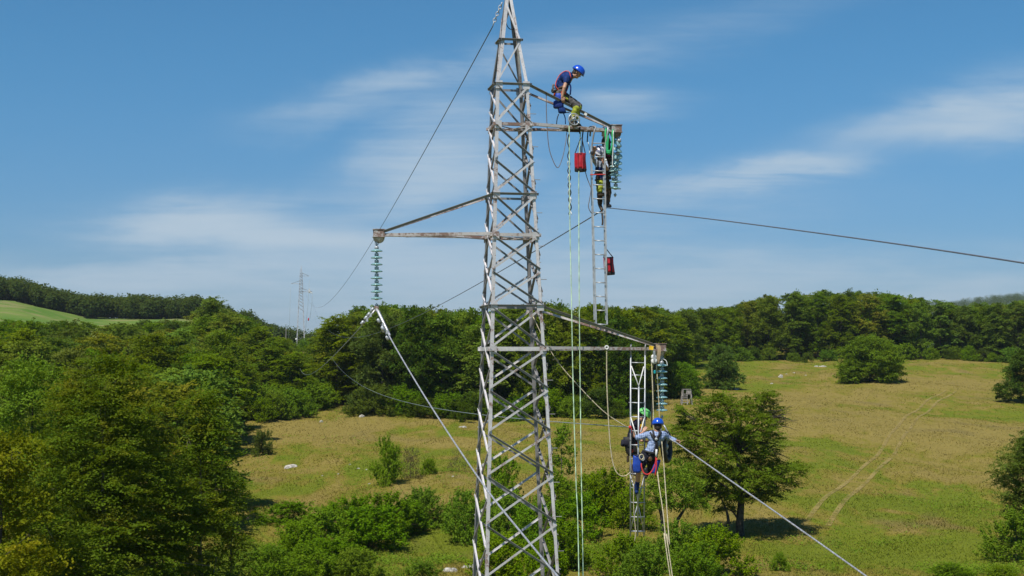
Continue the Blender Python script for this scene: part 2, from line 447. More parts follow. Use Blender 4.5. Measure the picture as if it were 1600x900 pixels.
HOLLOWS = []
for (px, py, rx, ry, am) in [(1400, 795, 7, 9, -.28), (1470, 770, 5, 6, -.16), (700, 850, 4.5, 8, -.30), (470, 880, 6, 8, -.25), (1300, 870, 7, 5, -.12),
                             (1290, 690, 10, 10, -.13), (1340, 570, 14, 30, -.12), (1180, 580, 14, 40, -.16), (1200, 620, 24, 12, .20),
                             (1450, 600, 22, 22, .14), (545, 612, 4, 16, .25), (560, 665, 12, 9, .16), (910, 745, 5, 10, .24), (1430, 680, 12, 14, .10),
                             (1215, 670, 5, 6, .2), (1390, 800, 2.2, 2.5, .25), (690, 690, 9, 7, .12), (480, 700, 8, 8, -.04), (1480, 860, 8, 6, -.18),
                             (1400, 860, 16, 9, -.10), (520, 760, 9, 12, -.06), (1200, 820, 6, 10, .12), (800, 640, 14, 5, -.14)]:
    g_ = gp(px, py); HOLLOWS.append((g_.x, g_.y, rx, ry, am))

m, t_, b = mat('meadow_ground'); M_GROUND = m
g_ = t_.new('ShaderNodeNewGeometry'); c_, s3_, s4_ = meadow_color(t_, g_.outputs['Position'])
sp = t_.new('ShaderNodeSeparateXYZ'); t_.l.new(g_.outputs['Position'], sp.inputs[0])
farf = t_.ramp(sp.outputs[1], 470, 530)
fn = t_.noise(g_.outputs['Position'], .03, 6, .6)
fcol = t_.mix(t_.ramp(fn, .35, .65), (0.075, 0.150, 0.020), (0.140, 0.190, 0.040))
fs = t_.noise(t_.mapping(g_.outputs['Position'], (.35, 1, 1)), .09, 6, .7)
fcol = t_.mix(t_.ramp(fs, .48, .62, 0, .65), fcol, (0.22, 0.19, 0.085))
# wooded slopes beyond the field
wd = t_.ramp(sp.outputs[1], 660, 700)
fcol = t_.mix(wd, fcol, t_.mix(t_.noise(g_.outputs['Position'], .05, 6, .7), (0.012, 0.025, 0.008), (0.035, 0.055, 0.015)))
t_.l.new(t_.mix(farf, c_, fcol), b.inputs['Base Color']); b.inputs['Roughness'].default_value = 1.0
b.inputs['Specular IOR Level'].default_value = 0.1
bp = t_.new('ShaderNodeBump'); bp.inputs['Strength'].default_value = 0.9; bp.inputs['Distance'].default_value = 0.35
t_.l.new(t_.math('ADD', s3_, t_.math('MULTIPLY', s4_, .5)), bp.inputs['Height']); t_.l.new(bp.outputs[0], b.inputs['Normal'])

gx = np.concatenate([-np.geomspace(3500, 140, 40), np.linspace(-135, 135, 181), np.geomspace(140, 3500, 40)])
gy = np.concatenate([np.linspace(-300, 40, 20), np.linspace(50, 460, 240), np.geomspace(466, 9000, 110)])
XX, YY = np.meshgrid(gx, gy); ZZ = H(XX, YY)
nx, ny = len(gx), len(gy)
idx = np.arange(nx * ny).reshape(ny, nx)
fc = np.stack([idx[:-1, :-1].ravel(), idx[:-1, 1:].ravel(), idx[1:, 1:].ravel(), idx[1:, :-1].ravel()], 1)
go = mkobj('ground', np.stack([XX.ravel(), YY.ravel(), ZZ.ravel()], 1), fc, M_GROUND, None, True); tagit(go, kind='structure')

# worn wheel track, two ruts climbing the meadow
m, t_, b = mat('worn_track'); M_TRACK = m
g_ = t_.new('ShaderNodeNewGeometry')
n1 = t_.noise(g_.outputs['Position'], .22, 5, .75); n2 = t_.noise(g_.outputs['Position'], 2.5, 4, .7)
t_.l.new(t_.mix(n1, (0.24, 0.185, 0.05), (0.36, 0.27, 0.09)), b.inputs['Base Color']); b.inputs['Roughness'].default_value = 1
tr = t_.new('ShaderNodeBsdfTransparent'); mx = t_.new('ShaderNodeMixShader')
t_.l.new(t_.ramp(t_.math('ADD', t_.math('MULTIPLY', n1, .6), t_.math('MULTIPLY', n2, .5)), .42, .62, .0, .62), mx.inputs[0])
t_.l.new(tr.outputs[0], mx.inputs[1]); t_.l.new(b.outputs[0], mx.inputs[2]); t_.l.new(mx.outputs[0], t_.n['Material Output'].inputs[0])
tpx = [(1272, 822), (1290, 795), (1315, 770), (1350, 740), (1376, 717), (1394, 690), (1421, 654), (1455, 627), (1484, 611)]
tp = [gp(*q) for q in tpx]
path = smooth_path(tp, 12)
vs, fs = [], []
for sd in (-1, 1):
    b0 = len(vs)
    for i, p in enumerate(path):
        d = (path[min(i + 1, len(path) - 1)] - path[max(i - 1, 0)]); d.z = 0; d.normalize(); n_ = Vector((d.y, -d.x, 0))
        for w_ in (-.24, .24):
            q = p + n_ * (sd * .95 + w_); vs.append(Vector((q.x, q.y, Hs(q.x, q.y) + .07)))
    for i in range(len(path) - 1): fs.append((b0 + 2 * i, b0 + 2 * i + 1, b0 + 2 * i + 3, b0 + 2 * i + 2))
tagit(mkobj('path', vs, fs, M_TRACK), kind='structure')

# ------------------------------------------------------------------ foliage
def leafmat(name, lo, hi, tipc, hue=0.5, tipamt=.25, trans=.4, var=1.0):
    m, t_, b = mat(name)
    g = t_.new('ShaderNodeNewGeometry'); oi = t_.new('ShaderNodeObjectInfo')
    tc_ = t_.new('ShaderNodeTexCoord')
    r = g.outputs['Random Per Island']
    n_ = t_.noise(tc_.outputs['Object'], .45, 3, .6)
    c = t_.mix(t_.math('ADD', t_.math('MULTIPLY', r, .55), t_.math('MULTIPLY', n_, .45)), lo, hi)
    c = t_.mix(t_.math('MULTIPLY', t_.ramp(n_, .5, .7), tipamt), c, tipc)
    hs = t_.new('ShaderNodeHueSaturation')
    t_.l.new(t_.math('ADD', .5 - .03 * hue * 2, t_.math('MULTIPLY', oi.outputs['Random'], .06 * hue * 2)), hs.inputs['Hue'])
    t_.l.new(t_.math('ADD', 1.08 - .22 * var, t_.math('MULTIPLY', t_.math('FRACT', t_.math('MULTIPLY', oi.outputs['Random'], 7.3)), .46 * var)), hs.inputs['Value'])
    t_.l.new(t_.math('ADD', 1.02 - .10 * var, t_.math('MULTIPLY', t_.math('FRACT', t_.math('MULTIPLY', oi.outputs['Random'], 13.7)), .18 * var)), hs.inputs['Saturation'])
    t_.l.new(c, hs.inputs['Color'])
    b.inputs['Roughness'].default_value = .7; b.inputs['Specular IOR Level'].default_value = .10
    t_.l.new(hs.outputs[0], b.inputs['Base Color'])
    tr = t_.new('ShaderNodeBsdfTranslucent'); t_.l.new(t_.mix(.35, hs.outputs[0], (0.26, 0.30, 0.01)), tr.inputs[0])
    mx = t_.new('ShaderNodeMixShader'); mx.inputs[0].default_value = trans
    t_.l.new(b.outputs[0], mx.inputs[1]); t_.l.new(tr.outputs[0], mx.inputs[2]); t_.l.new(mx.outputs[0], t_.n['Material Output'].inputs[0])
    return m
L_FOR = leafmat('wood_leaves', (0.060, 0.112, 0.006), (0.162, 0.235, 0.012), (0.235, 0.24, 0.014), .45)
L_BEECH = leafmat('beech_leaves', (0.044, 0.090, 0.005), (0.125, 0.182, 0.010), (0.24, 0.18, 0.018), .05, .45, var=.15)
L_BUSH = leafmat('shrub_leaves', (0.072, 0.150, 0.005), (0.180, 0.285, 0.011), (0.24, 0.30, 0.016), .25, var=.5)
L_DARK = leafmat('dark_leaves', (0.045, 0.090, 0.009), (0.110, 0.165, 0.015), (0.15, 0.18, 0.02), .3)
L_YEL = leafmat('yellowish_leaves', (0.080, 0.120, 0.006), (0.21, 0.225, 0.012), (0.34, 0.26, 0.02), .2, .5, var=.4)
L_BROWN = leafmat('dry_twigs', (0.07, 0.055, 0.035), (0.13, 0.10, 0.06), (0.10, 0.08, 0.06), .2)

def leaves(rng, C, N, size, aspect=.55):
    """one pointed leaf per centre C with normal N"""
    n = len(C)
    r = rng.normal(size=(n, 3)); N = N / np.linalg.norm(N, axis=1, keepdims=True)
    T = r - N * (r * N).sum(1, keepdims=True); T /= np.linalg.norm(T, axis=1, keepdims=True) + 1e-9
    B = np.cross(N, T); s = size * rng.uniform(.65, 1.3, (n, 1))
    fold = N * s * .12
    V = np.stack([C - T * s * .5, C + B * s * aspect * .5 - fold, C + T * s * .5, C - B * s * aspect * .5 - fold], 1).reshape(-1, 3)
    return V, np.arange(4 * n).reshape(-1, 4)
def lobes_of(rng, h, hb, R, n, shape):
    out = []
    for i in range(n):
        t_ = (i + rng.uniform(0, 1)) / n
        if shape == 'round': prof = math.sin(math.pi * (0.16 + 0.80 * t_)) ** .6
        elif shape == 'cone': prof = (1 - t_) ** .75 * .95 + .08
        elif shape == 'bush': prof = math.sqrt(max(0, 1 - t_ ** 2.2)) * .95 + .08
        elif shape == 'oval': prof = (1 - t_ ** 2.1) ** .55 * (.72 + .35 * min(1, t_ * 3))
        elif shape == 'spread': prof = math.sin(math.pi * (0.25 + 0.70 * t_)) ** .5
        else: prof = 1
        lr = R * rng.uniform(.30, .46) * (0.75 + .35 * prof)
        a_ = i * 2.4 + rng.uniform(-.6, .6)
        rad = max(0, R * prof - lr * .8) * rng.uniform(.65, 1.12)
        z = hb + (h - hb) * t_
        z = min(max(z, hb + lr * .35), h - lr * .62)
        out.append((np.array([rad * math.cos(a_), rad * math.sin(a_), z]), np.array([lr, lr, lr * rng.uniform(.62, .85)])))
    return out
def crown(rng, lobes, leaf, dens, cr=.55, mode='fan', per=40, core=.25, hmin=.1, jag=.16, asp=.55):
    """leaf sprays spread over and inside the lobes; mode fan = flat layered sprays, shoot = upright leafy shoots, puff = rounded clusters"""
    Cs, Ns, = [], []
    for li, (c, r) in enumerate(lobes):
        area = 4 * math.pi * r[0] * (r[0] + r[2]) / 2
        m_ = max(5, int(area * dens))
        d = rng.normal(size=(m_, 3)); d[:, 2] += .2; d /= np.linalg.norm(d, axis=1, keepdims=True)
        inner = rng.random(m_) < core
        k = np.where(inner, rng.uniform(.35, .72, m_), 1 - jag + rng.random(m_) ** 1.5 * jag * 2.2)[:, None]
        pc = c + d * r * k
        keep = pc[:, 2] > hmin
        for lj, (c2, r2) in enumerate(lobes):
            if lj != li: keep &= ((((pc - c2) / r2) ** 2).sum(1) > .50)
        pc = pc[keep]; dd = d[keep]; m_ = len(pc)
        if m_ == 0: continue
        out = dd + (pc - np.array([0, 0, pc[:, 2].mean()])) * np.array([1, 1, 0]) * .12
        if mode == 'fan':
            e1 = out * np.array([1, 1, .25]) + rng.normal(size=(m_, 3)) * .3; e1[:, 2] -= .10
            up = np.array([0, 0, 1.0]) + rng.normal(size=(m_, 3)) * .16 + dd * .25; sc = (1.15, .75, .13)
        elif mode == 'shoot':
            e1 = out * .7 + np.array([0, 0, .8]) + rng.normal(size=(m_, 3)) * .35; up = dd + rng.normal(size=(m_, 3)) * .3; sc = (1.05, .42, .38)
        else:
            e1 = out + rng.normal(size=(m_, 3)) * .4; up = np.array([0, 0, 1.0]) + dd * .6 + rng.normal(size=(m_, 3)) * .25; sc = (.9, .8, .34)
        e1 /= np.linalg.norm(e1, axis=1, keepdims=True)
        up = up - e1 * (up * e1).sum(1, keepdims=True); up /= np.linalg.norm(up, axis=1, keepdims=True); e2 = np.cross(up, e1)
        q = rng.normal(size=(m_, per, 3)); q = q / (np.linalg.norm(q, axis=2, keepdims=True) + 1e-6) * rng.random((m_, per, 1)) ** .5
        s_ = cr * rng.uniform(.55, 1.3, (m_, 1, 1))
        pos = pc[:, None, :] + (q[:, :, 0:1] * sc[0] * e1[:, None, :] + q[:, :, 1:2] * sc[1] * e2[:, None, :] + q[:, :, 2:3] * sc[2] * up[:, None, :]) * s_
        if mode != 'shoot': pos[:, :, 2:3] -= (q[:, :, 0:1] ** 2 * .22 + q[:, :, 1:2] ** 2 * .30) * s_
        ln = up[:, None, :] + rng.normal(size=(m_, per, 3)) * (.33 if mode == 'fan' else .5)
        if mode == 'shoot': ln = q[:, :, 1:2] * e2[:, None, :] + q[:, :, 2:3] * up[:, None, :] + np.array([0, 0, .55]) + rng.normal(size=(m_, per, 3)) * .3
        Cs.append(pos.reshape(-1, 3)); Ns.append(ln.reshape(-1, 3))
    C = np.concatenate(Cs); N = np.concatenate(Ns)
    return leaves(rng, C, N, leaf, asp)
def trunk_mb(rng, h, hb, r0, lobes, lean=0.0, nl=7, wig=.25):
    mb = MB()
    pts, rr = [], []
    topz = h * .82
    for i in range(9):
        t_ = i / 8
        pts.append(Vector((lean * t_ + rng.uniform(-wig, wig) * t_ * .6, rng.uniform(-wig, wig) * t_ * .6, -.3 + (topz + .3) * t_)))
        rr.append(r0 * (1.25 if i == 0 else 1) * (1 - .86 * t_))
    mb.tube(pts, rr, 7)
    order = list(range(len(lobes))); rng.shuffle(order)
    for li in order[:nl]:
        c, r = lobes[li]; z0 = max(hb * .8, min(c[2] - np.hypot(c[0], c[1]) * .55, topz * .9)); t_ = max(0.05, min(1, z0 / topz))
        k = min(int(t_ * 8), 7); a = pts[k].lerp(pts[k + 1], t_ * 8 - k); e = Vector(c)
        mid = a.lerp(e, .5) + Vector((rng.uniform(-.2, .2), rng.uniform(-.2, .2), .12 * (e - a).length))
        rb = max(.015, r0 * (1 - .86 * t_) * .5)
        mb.tube(smooth_path([a, mid, e], 4), [rb * (1 - .75 * q / 8) for q in range(9)], 5)
        for _ in range(3):
            e2 = e + Vector(rng.normal(size=3)) * float(r[0]) * .55
            mb.tube([mid.lerp(e, .4), e.lerp(e2, .4), e2], [rb * .5, rb * .35, rb * .15], 4, caps=False)
    return mb
HIDE = []
def proto(name, seed, h, hb, R, n, shape, leaf, dens, lm, bark=None, r0=None, cr=.55, mode='puff', per=30, core=.25, nl=7, lean=0, lobes=None, jag=.16):
    """a tree or shrub standing at the world origin: Empty > trunk, crown"""
    rng = np.random.default_rng(seed)
    lobes = lobes or lobes_of(rng, h, hb, R, n, shape)
    V, Fc = crown(rng, lobes, leaf, dens, cr, mode, per, core, .05, jag)
    rq = float(np.percentile(np.hypot(V[:, 0], V[:, 1]), 96)); hq = float(np.percentile(V[:, 2], 99.6))
    hb_, h_, R_ = hb, h, R; h = hq; R = rq
    me = bpy.data.meshes.new('crown'); k = len(Fc)
    me.vertices.add(len(V)); me.vertices.foreach_set('co', V.astype(np.float32).ravel())
    me.loops.add(k * 4); me.loops.foreach_set('vertex_index', Fc.astype(np.int32).ravel())
    me.polygons.add(k); me.polygons.foreach_set('loop_start', np.arange(0, k * 4, 4, dtype=np.int32)); me.update(calc_edges=True)
    me.materials.append(lm)
    tb = trunk_mb(rng, h_, hb_, r0 or h_ * .014, lobes, lean, nl)
    tm = bpy.data.meshes.new('trunk'); tm.from_pydata([tuple(p) for p in tb.v], [], tb.f)
    tm.polygons.foreach_set('use_smooth', [True] * len(tm.polygons)); tm.materials.append(bark or M_BARK)
    return dict(crown=me, trunk=tm, h=h, R=R)
def plant(name, pr, loc, h, R, label, cat='tree', group=None, rot=None, rnd=random, trunk=True, stem='trunk'):
    o = empty(name, loc, label, cat, group)
    o.scale = (R / pr['R'], R / pr['R'], h / pr['h']); o.rotation_euler[2] = rnd.uniform(0, 6.28) if rot is None else rot
    c = bpy.data.objects.new('crown' if stem == 'trunk' else 'foliage', pr['crown']); SC.collection.objects.link(c); c.parent = o
    if trunk:
        t2 = bpy.data.objects.new(stem, pr['trunk']); SC.collection.objects.link(t2); t2.parent = o
    return o

random.seed(4)
FOR = [proto('t', 10 + i, 15.5, 2.0, 4.3, 13 + i % 4, 'round', .36, .95, L_FOR, cr=1.15, per=44, mode=('fan', 'puff')[i % 2], jag=.2) for i in range(6)]
FORD = [proto('t', 30 + i, 15, 1.8, 4.2, 15, 'round', .34, 1.0, L_DARK, cr=1.0, per=40, mode='puff', jag=.2) for i in range(2)]
FORY = [proto('t', 40 + i, 13, 1.2, 4.4, 14, 'round', .34, .95, L_YEL, cr=1.1, per=42, mode='fan', jag=.2) for i in range(1)]
BU = [proto('b', 60 + i, 3.2, .1, 2.1, 9, 'bush', .15, 5.5, L_BUSH, cr=.42, per=34, r0=.05, mode='shoot', core=.25, jag=.22) for i in range(4)]
BUD = [proto('b', 70 + i, 3.2, .1, 1.9, 9, 'bush', .15, 5.5, L_DARK, cr=.40, per=32, r0=.05, mode='shoot', core=.25, jag=.22) for i in range(2)]
BIG = [proto('b', 80, 9, .3, 6, 17, 'bush', .30, 1.5, L_BUSH, cr=1.05, per=46, r0=.14, mode='puff', jag=.30),
       proto('b', 81, 9, .3, 4, 18, 'bush', .26, 2.0, L_DARK, cr=.75, per=42, r0=.14, mode='puff', jag=.2)]

SKY_M = [(500, 520), (515, 505), (530, 492), (560, 480), (600, 476), (650, 476), (700, 487), (750, 486), (800, 478), (860, 473), (900, 483), (950, 475), (1000, 479),
         (1050, 486), (1100, 481), (1150, 477), (1200, 461), (1270, 453), (1350, 456), (1400, 461), (1450, 468), (1500, 473), (1560, 472), (1600, 470), (1750, 468)]
SKY_L = [(-150, 498), (0, 498), (100, 502), (200, 502), (300, 500), (318, 478), (330, 466), (352, 472), (368, 486), (400, 495), (425, 505), (440, 528), (452, 545), (470, 556), (500, 566), (520, 572)]
EDGE_L = [(85, 265), (100, 288), (120, 312), (150, 330), (190, 352), (208, 388), (222, 424), (232, 474), (246, 512), (300, 518), (345, 512)]
placed = []
def try_place(x, y, rmin):
    for (a, b_, r) in placed:
        if (a - x) ** 2 + (b_ - y) ** 2 < (max(r, rmin)) ** 2: return False
    placed.append((x, y, rmin)); return True
def cap_h(px, Y, z, tab, lo, hi): 
    s = interp(px, tab); top = P(px, s, Y).z
    return max(lo, min(hi, top - z))
count = {}
def forest(Y0, Y1, pxa, pxb, spacing, tab, hmean, label, group, n, front=None, mixp=(.62, .9), scale=1.0):
    rr = random.Random(int(Y0 * 7 + pxa) if not callable(pxa) else 5); made = 0; fails = 0
    while made < n and fails < 900:
        Y = rr.uniform(Y0, Y1); a = pxa(Y) if callable(pxa) else pxa; b_ = pxb(Y) if callable(pxb) else pxb
        if b_ <= a: fails += 1; continue
        px = rr.uniform(a, b_); x = (px - 800) / F * Y
        if front and Y < interp(px, front): fails += 1; continue
        if not try_place(x, Y, spacing): fails += 1; continue
        z = Hs(x, Y); h = min(hmean * rr.uniform(.84, 1.14), cap_h(px, Y, z, tab, 2.5, 24) * rr.uniform(.92, 1.02))
        k = rr.random(); pr = rr.choice(FOR) if k < mixp[0] else (rr.choice(FORD) if k < mixp[1] else FORY[0])
        R = max(1.6, min(4.6, h * .34)) * rr.uniform(.92, 1.2) * scale
        plant('broadleaf_tree', pr, (x, Y, z - .2), h, R, label, 'tree', group, rnd=rr)
        made += 1
    return made
n1 = forest(228, 246, 515, 985, 5.4, SKY_M, 17.5, 'green broadleaf tree on the front edge of the wood directly behind the pylon', 'front trees of the wood behind the pylon', 26, front=[(505, 244), (560, 232), (960, 228), (1000, 240)], scale=.95)
n2 = forest(246, 275, 508, 1010, 5.6, SKY_M, 18.5, 'broadleaf tree showing its crown over the front row of the wood behind the pylon', 'rear trees of the wood behind the pylon', 40)
n3 = forest(285, 375, 985, lambda Y: 1052 if Y < 350 else 1075, 6.0, SKY_M, 18, 'broadleaf tree between the pylon wood and the wood above the right-hand meadow', 'trees linking the two woods', 26)
n4 = forest(393, 405, 1085, 1720, 6.0, SKY_M, 20, 'tall broadleaf tree along the meadow edge of the right-hand wood', 'front trees of the wood above the right-hand meadow', 36)
n5 = forest(405, 440, 1060, 1720, 6.6, SKY_M, 22, 'tall broadleaf tree rising behind the front row of the right-hand wood', 'rear trees of the wood above the right-hand meadow', 58)
n6 = forest(255, 345, -110, lambda Y: interp(Y, EDGE_L), 7.0, SKY_L, 14.5, 'broadleaf tree on the skyline of the large left-hand wood below the hill', 'skyline trees of the left-hand wood', 62)
n7 = forest(160, 258, -110, lambda Y: interp(Y, EDGE_L), 7.4, SKY_L, 12.5, 'broadleaf tree in the middle of the large left-hand wood', 'middle trees of the left-hand wood', 74, mixp=(.6, .86))
n8 = forest(88, 160, -110, lambda Y: interp(Y, EDGE_L), 7.4, SKY_L, 11.0, 'broadleaf tree in the near part of the left-hand wood, behind the big beeches', 'near trees of the left-hand wood', 30, mixp=(.6, .8))
print('trees', n1, n2, n3, n4, n5, n6, n7, n8)
p_ = onground(334, 300); plant('broadleaf_tree', FOR[2], p_, P(334, 466, 300).z - p_.z, 4.4, 'tallest tree of the left-hand wood, standing up against the sky left of the distant pylon', 'tree')
# low growth in the cleared strip under the line, and closing the woods' edges
def shrub_row(Y0, Y1, pxa, pxb, n, hm, label, group, prs, seed, sp=2.4):
    rr = random.Random(seed); made = 0; f_ = 0
    while made < n and f_ < 600:
        Y = rr.uniform(Y0, Y1); a = pxa(Y) if callable(pxa) else pxa; b_ = pxb(Y) if callable(pxb) else pxb
        px = rr.uniform(a, b_); x = (px - 800) / F * Y
        if any((a2 - x) ** 2 + (b2 - Y) ** 2 < sp * sp for (a2, b2, r2) in placed): f_ += 1; continue
        placed.append((x, Y, sp)); h = hm * rr.uniform(.65, 1.3)
        plant('wild_shrub', rr.choice(prs), (x, Y, Hs(x, Y) - .1), h, h * rr.uniform(.62, .9), label, 'shrub', group, rnd=rr, trunk=False); made += 1
shrub_row(280, 430, lambda Y: 440 if Y < 340 else 440, lambda Y: 515, 26, 3.0, 'low green shrub in the cleared strip under the far end of the line', 'shrubs in the cleared strip', BU + BUD, 3, 3.4)
shrub_row(212, 246, lambda Y: interp(Y + 4, EDGE_L) - 14, lambda Y: interp(Y + 6, EDGE_L) + 6, 34, 4.0, 'rounded green shrub closing the meadow edge of the left-hand wood', 'shrubs edging the left-hand wood', BU, 5, 2.0)
shrub_row(236, 300, lambda Y: 425 + (Y - 236) * .6, lambda Y: 505, 16, 3.6, 'green shrub on the slope between the left-hand wood and the wood behind the pylon', 'shrubs between the two woods', BU + BIG[:1], 9, 3.2)
shrub_row(388, 394, 1080, 1580, 20, 3.8, 'shrub under the meadow edge of the right-hand wood', 'shrubs edging the right-hand wood', BU + BUD, 6, 4)
shrub_row(221, 229, 550, 975, 20, 3.8, 'shrub at the foot of the wood behind the pylon', 'shrubs edging the wood behind the pylon', BU + BUD, 8, 3)

# wooded hill beyond the field: one mass
def far_wood(name, seed, n, yr, pxr, hr, lm, edge=None):
    rng = np.random.default_rng(seed); Vs, Fs = [], []; k = 0
    for i in range(n):
        Y = rng.uniform(*yr); px = rng.uniform(*pxr)
        if edge is not None and Y < interp(px, edge): continue
        x = (px - 800) / F * Y; z = Hs(x, Y); h = rng.uniform(*hr); R = h * .36
        m_ = 200
        d = rng.normal(size=(m_, 3)); d /= np.linalg.norm(d, axis=1, keepdims=True)
        C = np.array([x, Y, z + h * .56]) + d * np.array([R, R, h * .44]) * (rng.uniform(.7, 1.05, (m_, 1)) + .10 * np.sin(d[:, :1] * 7 + i) * np.cos(d[:, 2:] * 6))
        N = d * .6 + np.array([0, 0, .6]) + rng.normal(size=(m_, 3)) * .4
        V_, F_ = leaves(rng, C, N, 1.05, .8); Vs.append(V_); Fs.append(F_ + k); k += len(V_)
    o = mkobj(name, np.concatenate(Vs), np.concatenate(Fs), lm)
    return o
L_FAR = leafmat('far_wood_leaves', (0.030, 0.058, 0.008), (0.070, 0.100, 0.016), (0.08, 0.10, 0.02), .1)
o = far_wood('hillside_wood', 5, 4200, (597, 960), (-60, 545), (6.5, 11.5), L_FAR, edge=[(-60, 600), (0, 602), (60, 606), (150, 602), (300, 604), (400, 640), (545, 640)])
tagit(o, 'dark wood covering the long hill beyond the pale green field', 'wood', kind='stuff')
o = far_wood('distant_wood', 6, 1500, (2150, 2750), (1400, 1760), (14, 20), L_FAR)
tagit(o, 'hazy wood covering the distant hill at the right edge', 'wood', kind='stuff')

# ------------------------------------------------------------------ near trees on the left
def near_tree(name, seed, px, Y, h, R, nl, lm, leaf, dens, label, mode='fan', cr=.85, per=80, hb=1.0, shape='round', bark=None, rad0=None, rot=0.0, core=.2, jag=.2):
    p = onground(px, Y)
    pr = proto(name, seed, h, hb, R, nl, shape, leaf, dens, lm, bark=bark, cr=cr, mode=mode, per=per, core=core, nl=12, r0=rad0, jag=jag)
    return plant(name, pr, p, h, R, label, 'tree', None, rot=rot)
near_tree('beech_tree', 101, 165, 62, 13.9, 4.5, 26, L_BEECH, .14, 2.2, 'large olive green beech with a bronze tinted top, tallest tree in the near left corner', shape='oval', bark=M_BARKP)
near_tree('beech_tree', 102, 318, 67, 12.4, 2.55, 22, L_BEECH, .14, 2.3, 'slimmer beech with layered sprays at the right side of the large bronze topped beech', shape='oval', bark=M_BARKP)
near_tree('maple_tree', 103, 2, 55, 11.0, 3.0, 18, L_YEL, .15, 2.4, 'yellow green tree cut by the left edge of the photo at the bottom', mode='puff', cr=.6, per=60)
near_tree('hornbeam_tree', 104, 52, 80, 13.7, 3.8, 18, L_BUSH, .17, 2.0, 'mid green tree at the left edge behind the large bronze topped beech', mode='puff', cr=.8, per=60)
near_tree('hornbeam_tree', 105, 366, 86, 7.2, 1.7, 14, L_BEECH, .15, 2.6, 'small green tree at the right foot of the slimmer layered beech', mode='fan', cr=.6, per=60, hb=.3)

# ------------------------------------------------------------------ meadow trees and shrubs
rs = random.Random(12)
def shrub(px, ytop, ybase, w, pr, label, name='shrub', Y=None, cat='shrub', group=None, trunk=True):
    Y = Y or ground_at(px, ybase)
    p = onground(px, Y); h = P(px, ytop, Y).z - p.z; R = w / 2 * Y / F
    placed.append((p.x, p.y, R))
    return plant(name, pr, p - Vector((0, 0, .08)), h * 1.02, R * 1.02, label, cat, group, rnd=rs, trunk=trunk, stem='stem' if name == 'shrub' else 'trunk')
shrub(1127, 541, 608, 62, BIG[1], 'dark compact tree standing alone near the timber hunting stand on the meadow', 'young_tree', cat='tree')
shrub(1358, 527, 596, 104, BIG[0], 'wide rounded green bush standing alone at the top of the meadow', 'large_bush', cat='bush')
shrub(1608, 545, 630, 92, BIG[1], 'dark rounded tree on the meadow cut by the right edge of the photo', 'young_tree', cat='tree')
shrub(1062, 568, 621, 70, BIG[0], 'rounded green bush right behind the timber hunting stand', 'large_bush', cat='bush')
shrub(1610, 678, 840, 118, proto('t', 83, 9, 2.0, 4, 18, 'round', .2, 2.2, L_DARK, cr=.8, per=50, mode='fan', jag=.3), 'dark tree at the right edge of the photo above the leafy corner bush', 'young_tree', cat='tree', Y=104)
shrub(412, 672, 712, 42, BUD[0], 'small dark bush alone beside the left-hand wood above the white rock')
shrub(726, 626, 660, 26, BUD[1], 'small dark bush standing just in front of the wood, left of the pylon')
shrub(607, 683, 757, 56, BU[0], 'upright leafy green bush left of the pylon, beside the brown twiggy shrub')
shrub(642, 697, 748, 44, proto('b', 77, 3, .1, 1.9, 8, 'bush', .10, 4, L_BROWN, cr=.4, per=16, r0=.05, mode='shoot'), 'brown twiggy half dead shrub beside the upright green bush')
shrub(671, 716, 741, 30, BU[1], 'small round green bush right of the brown twiggy shrub')
shrub(718, 700, 738, 36, proto('b', 78, 3, .1, 1.9, 7, 'bush', .10, 3, L_BROWN, cr=.4, per=14, r0=.05, mode='shoot'), 'low brown shrub touching the left side of the pylon')
shrub(782, 712, 800, 70, BU[2], 'green bush seen through the pylon, upper one of the hedge')
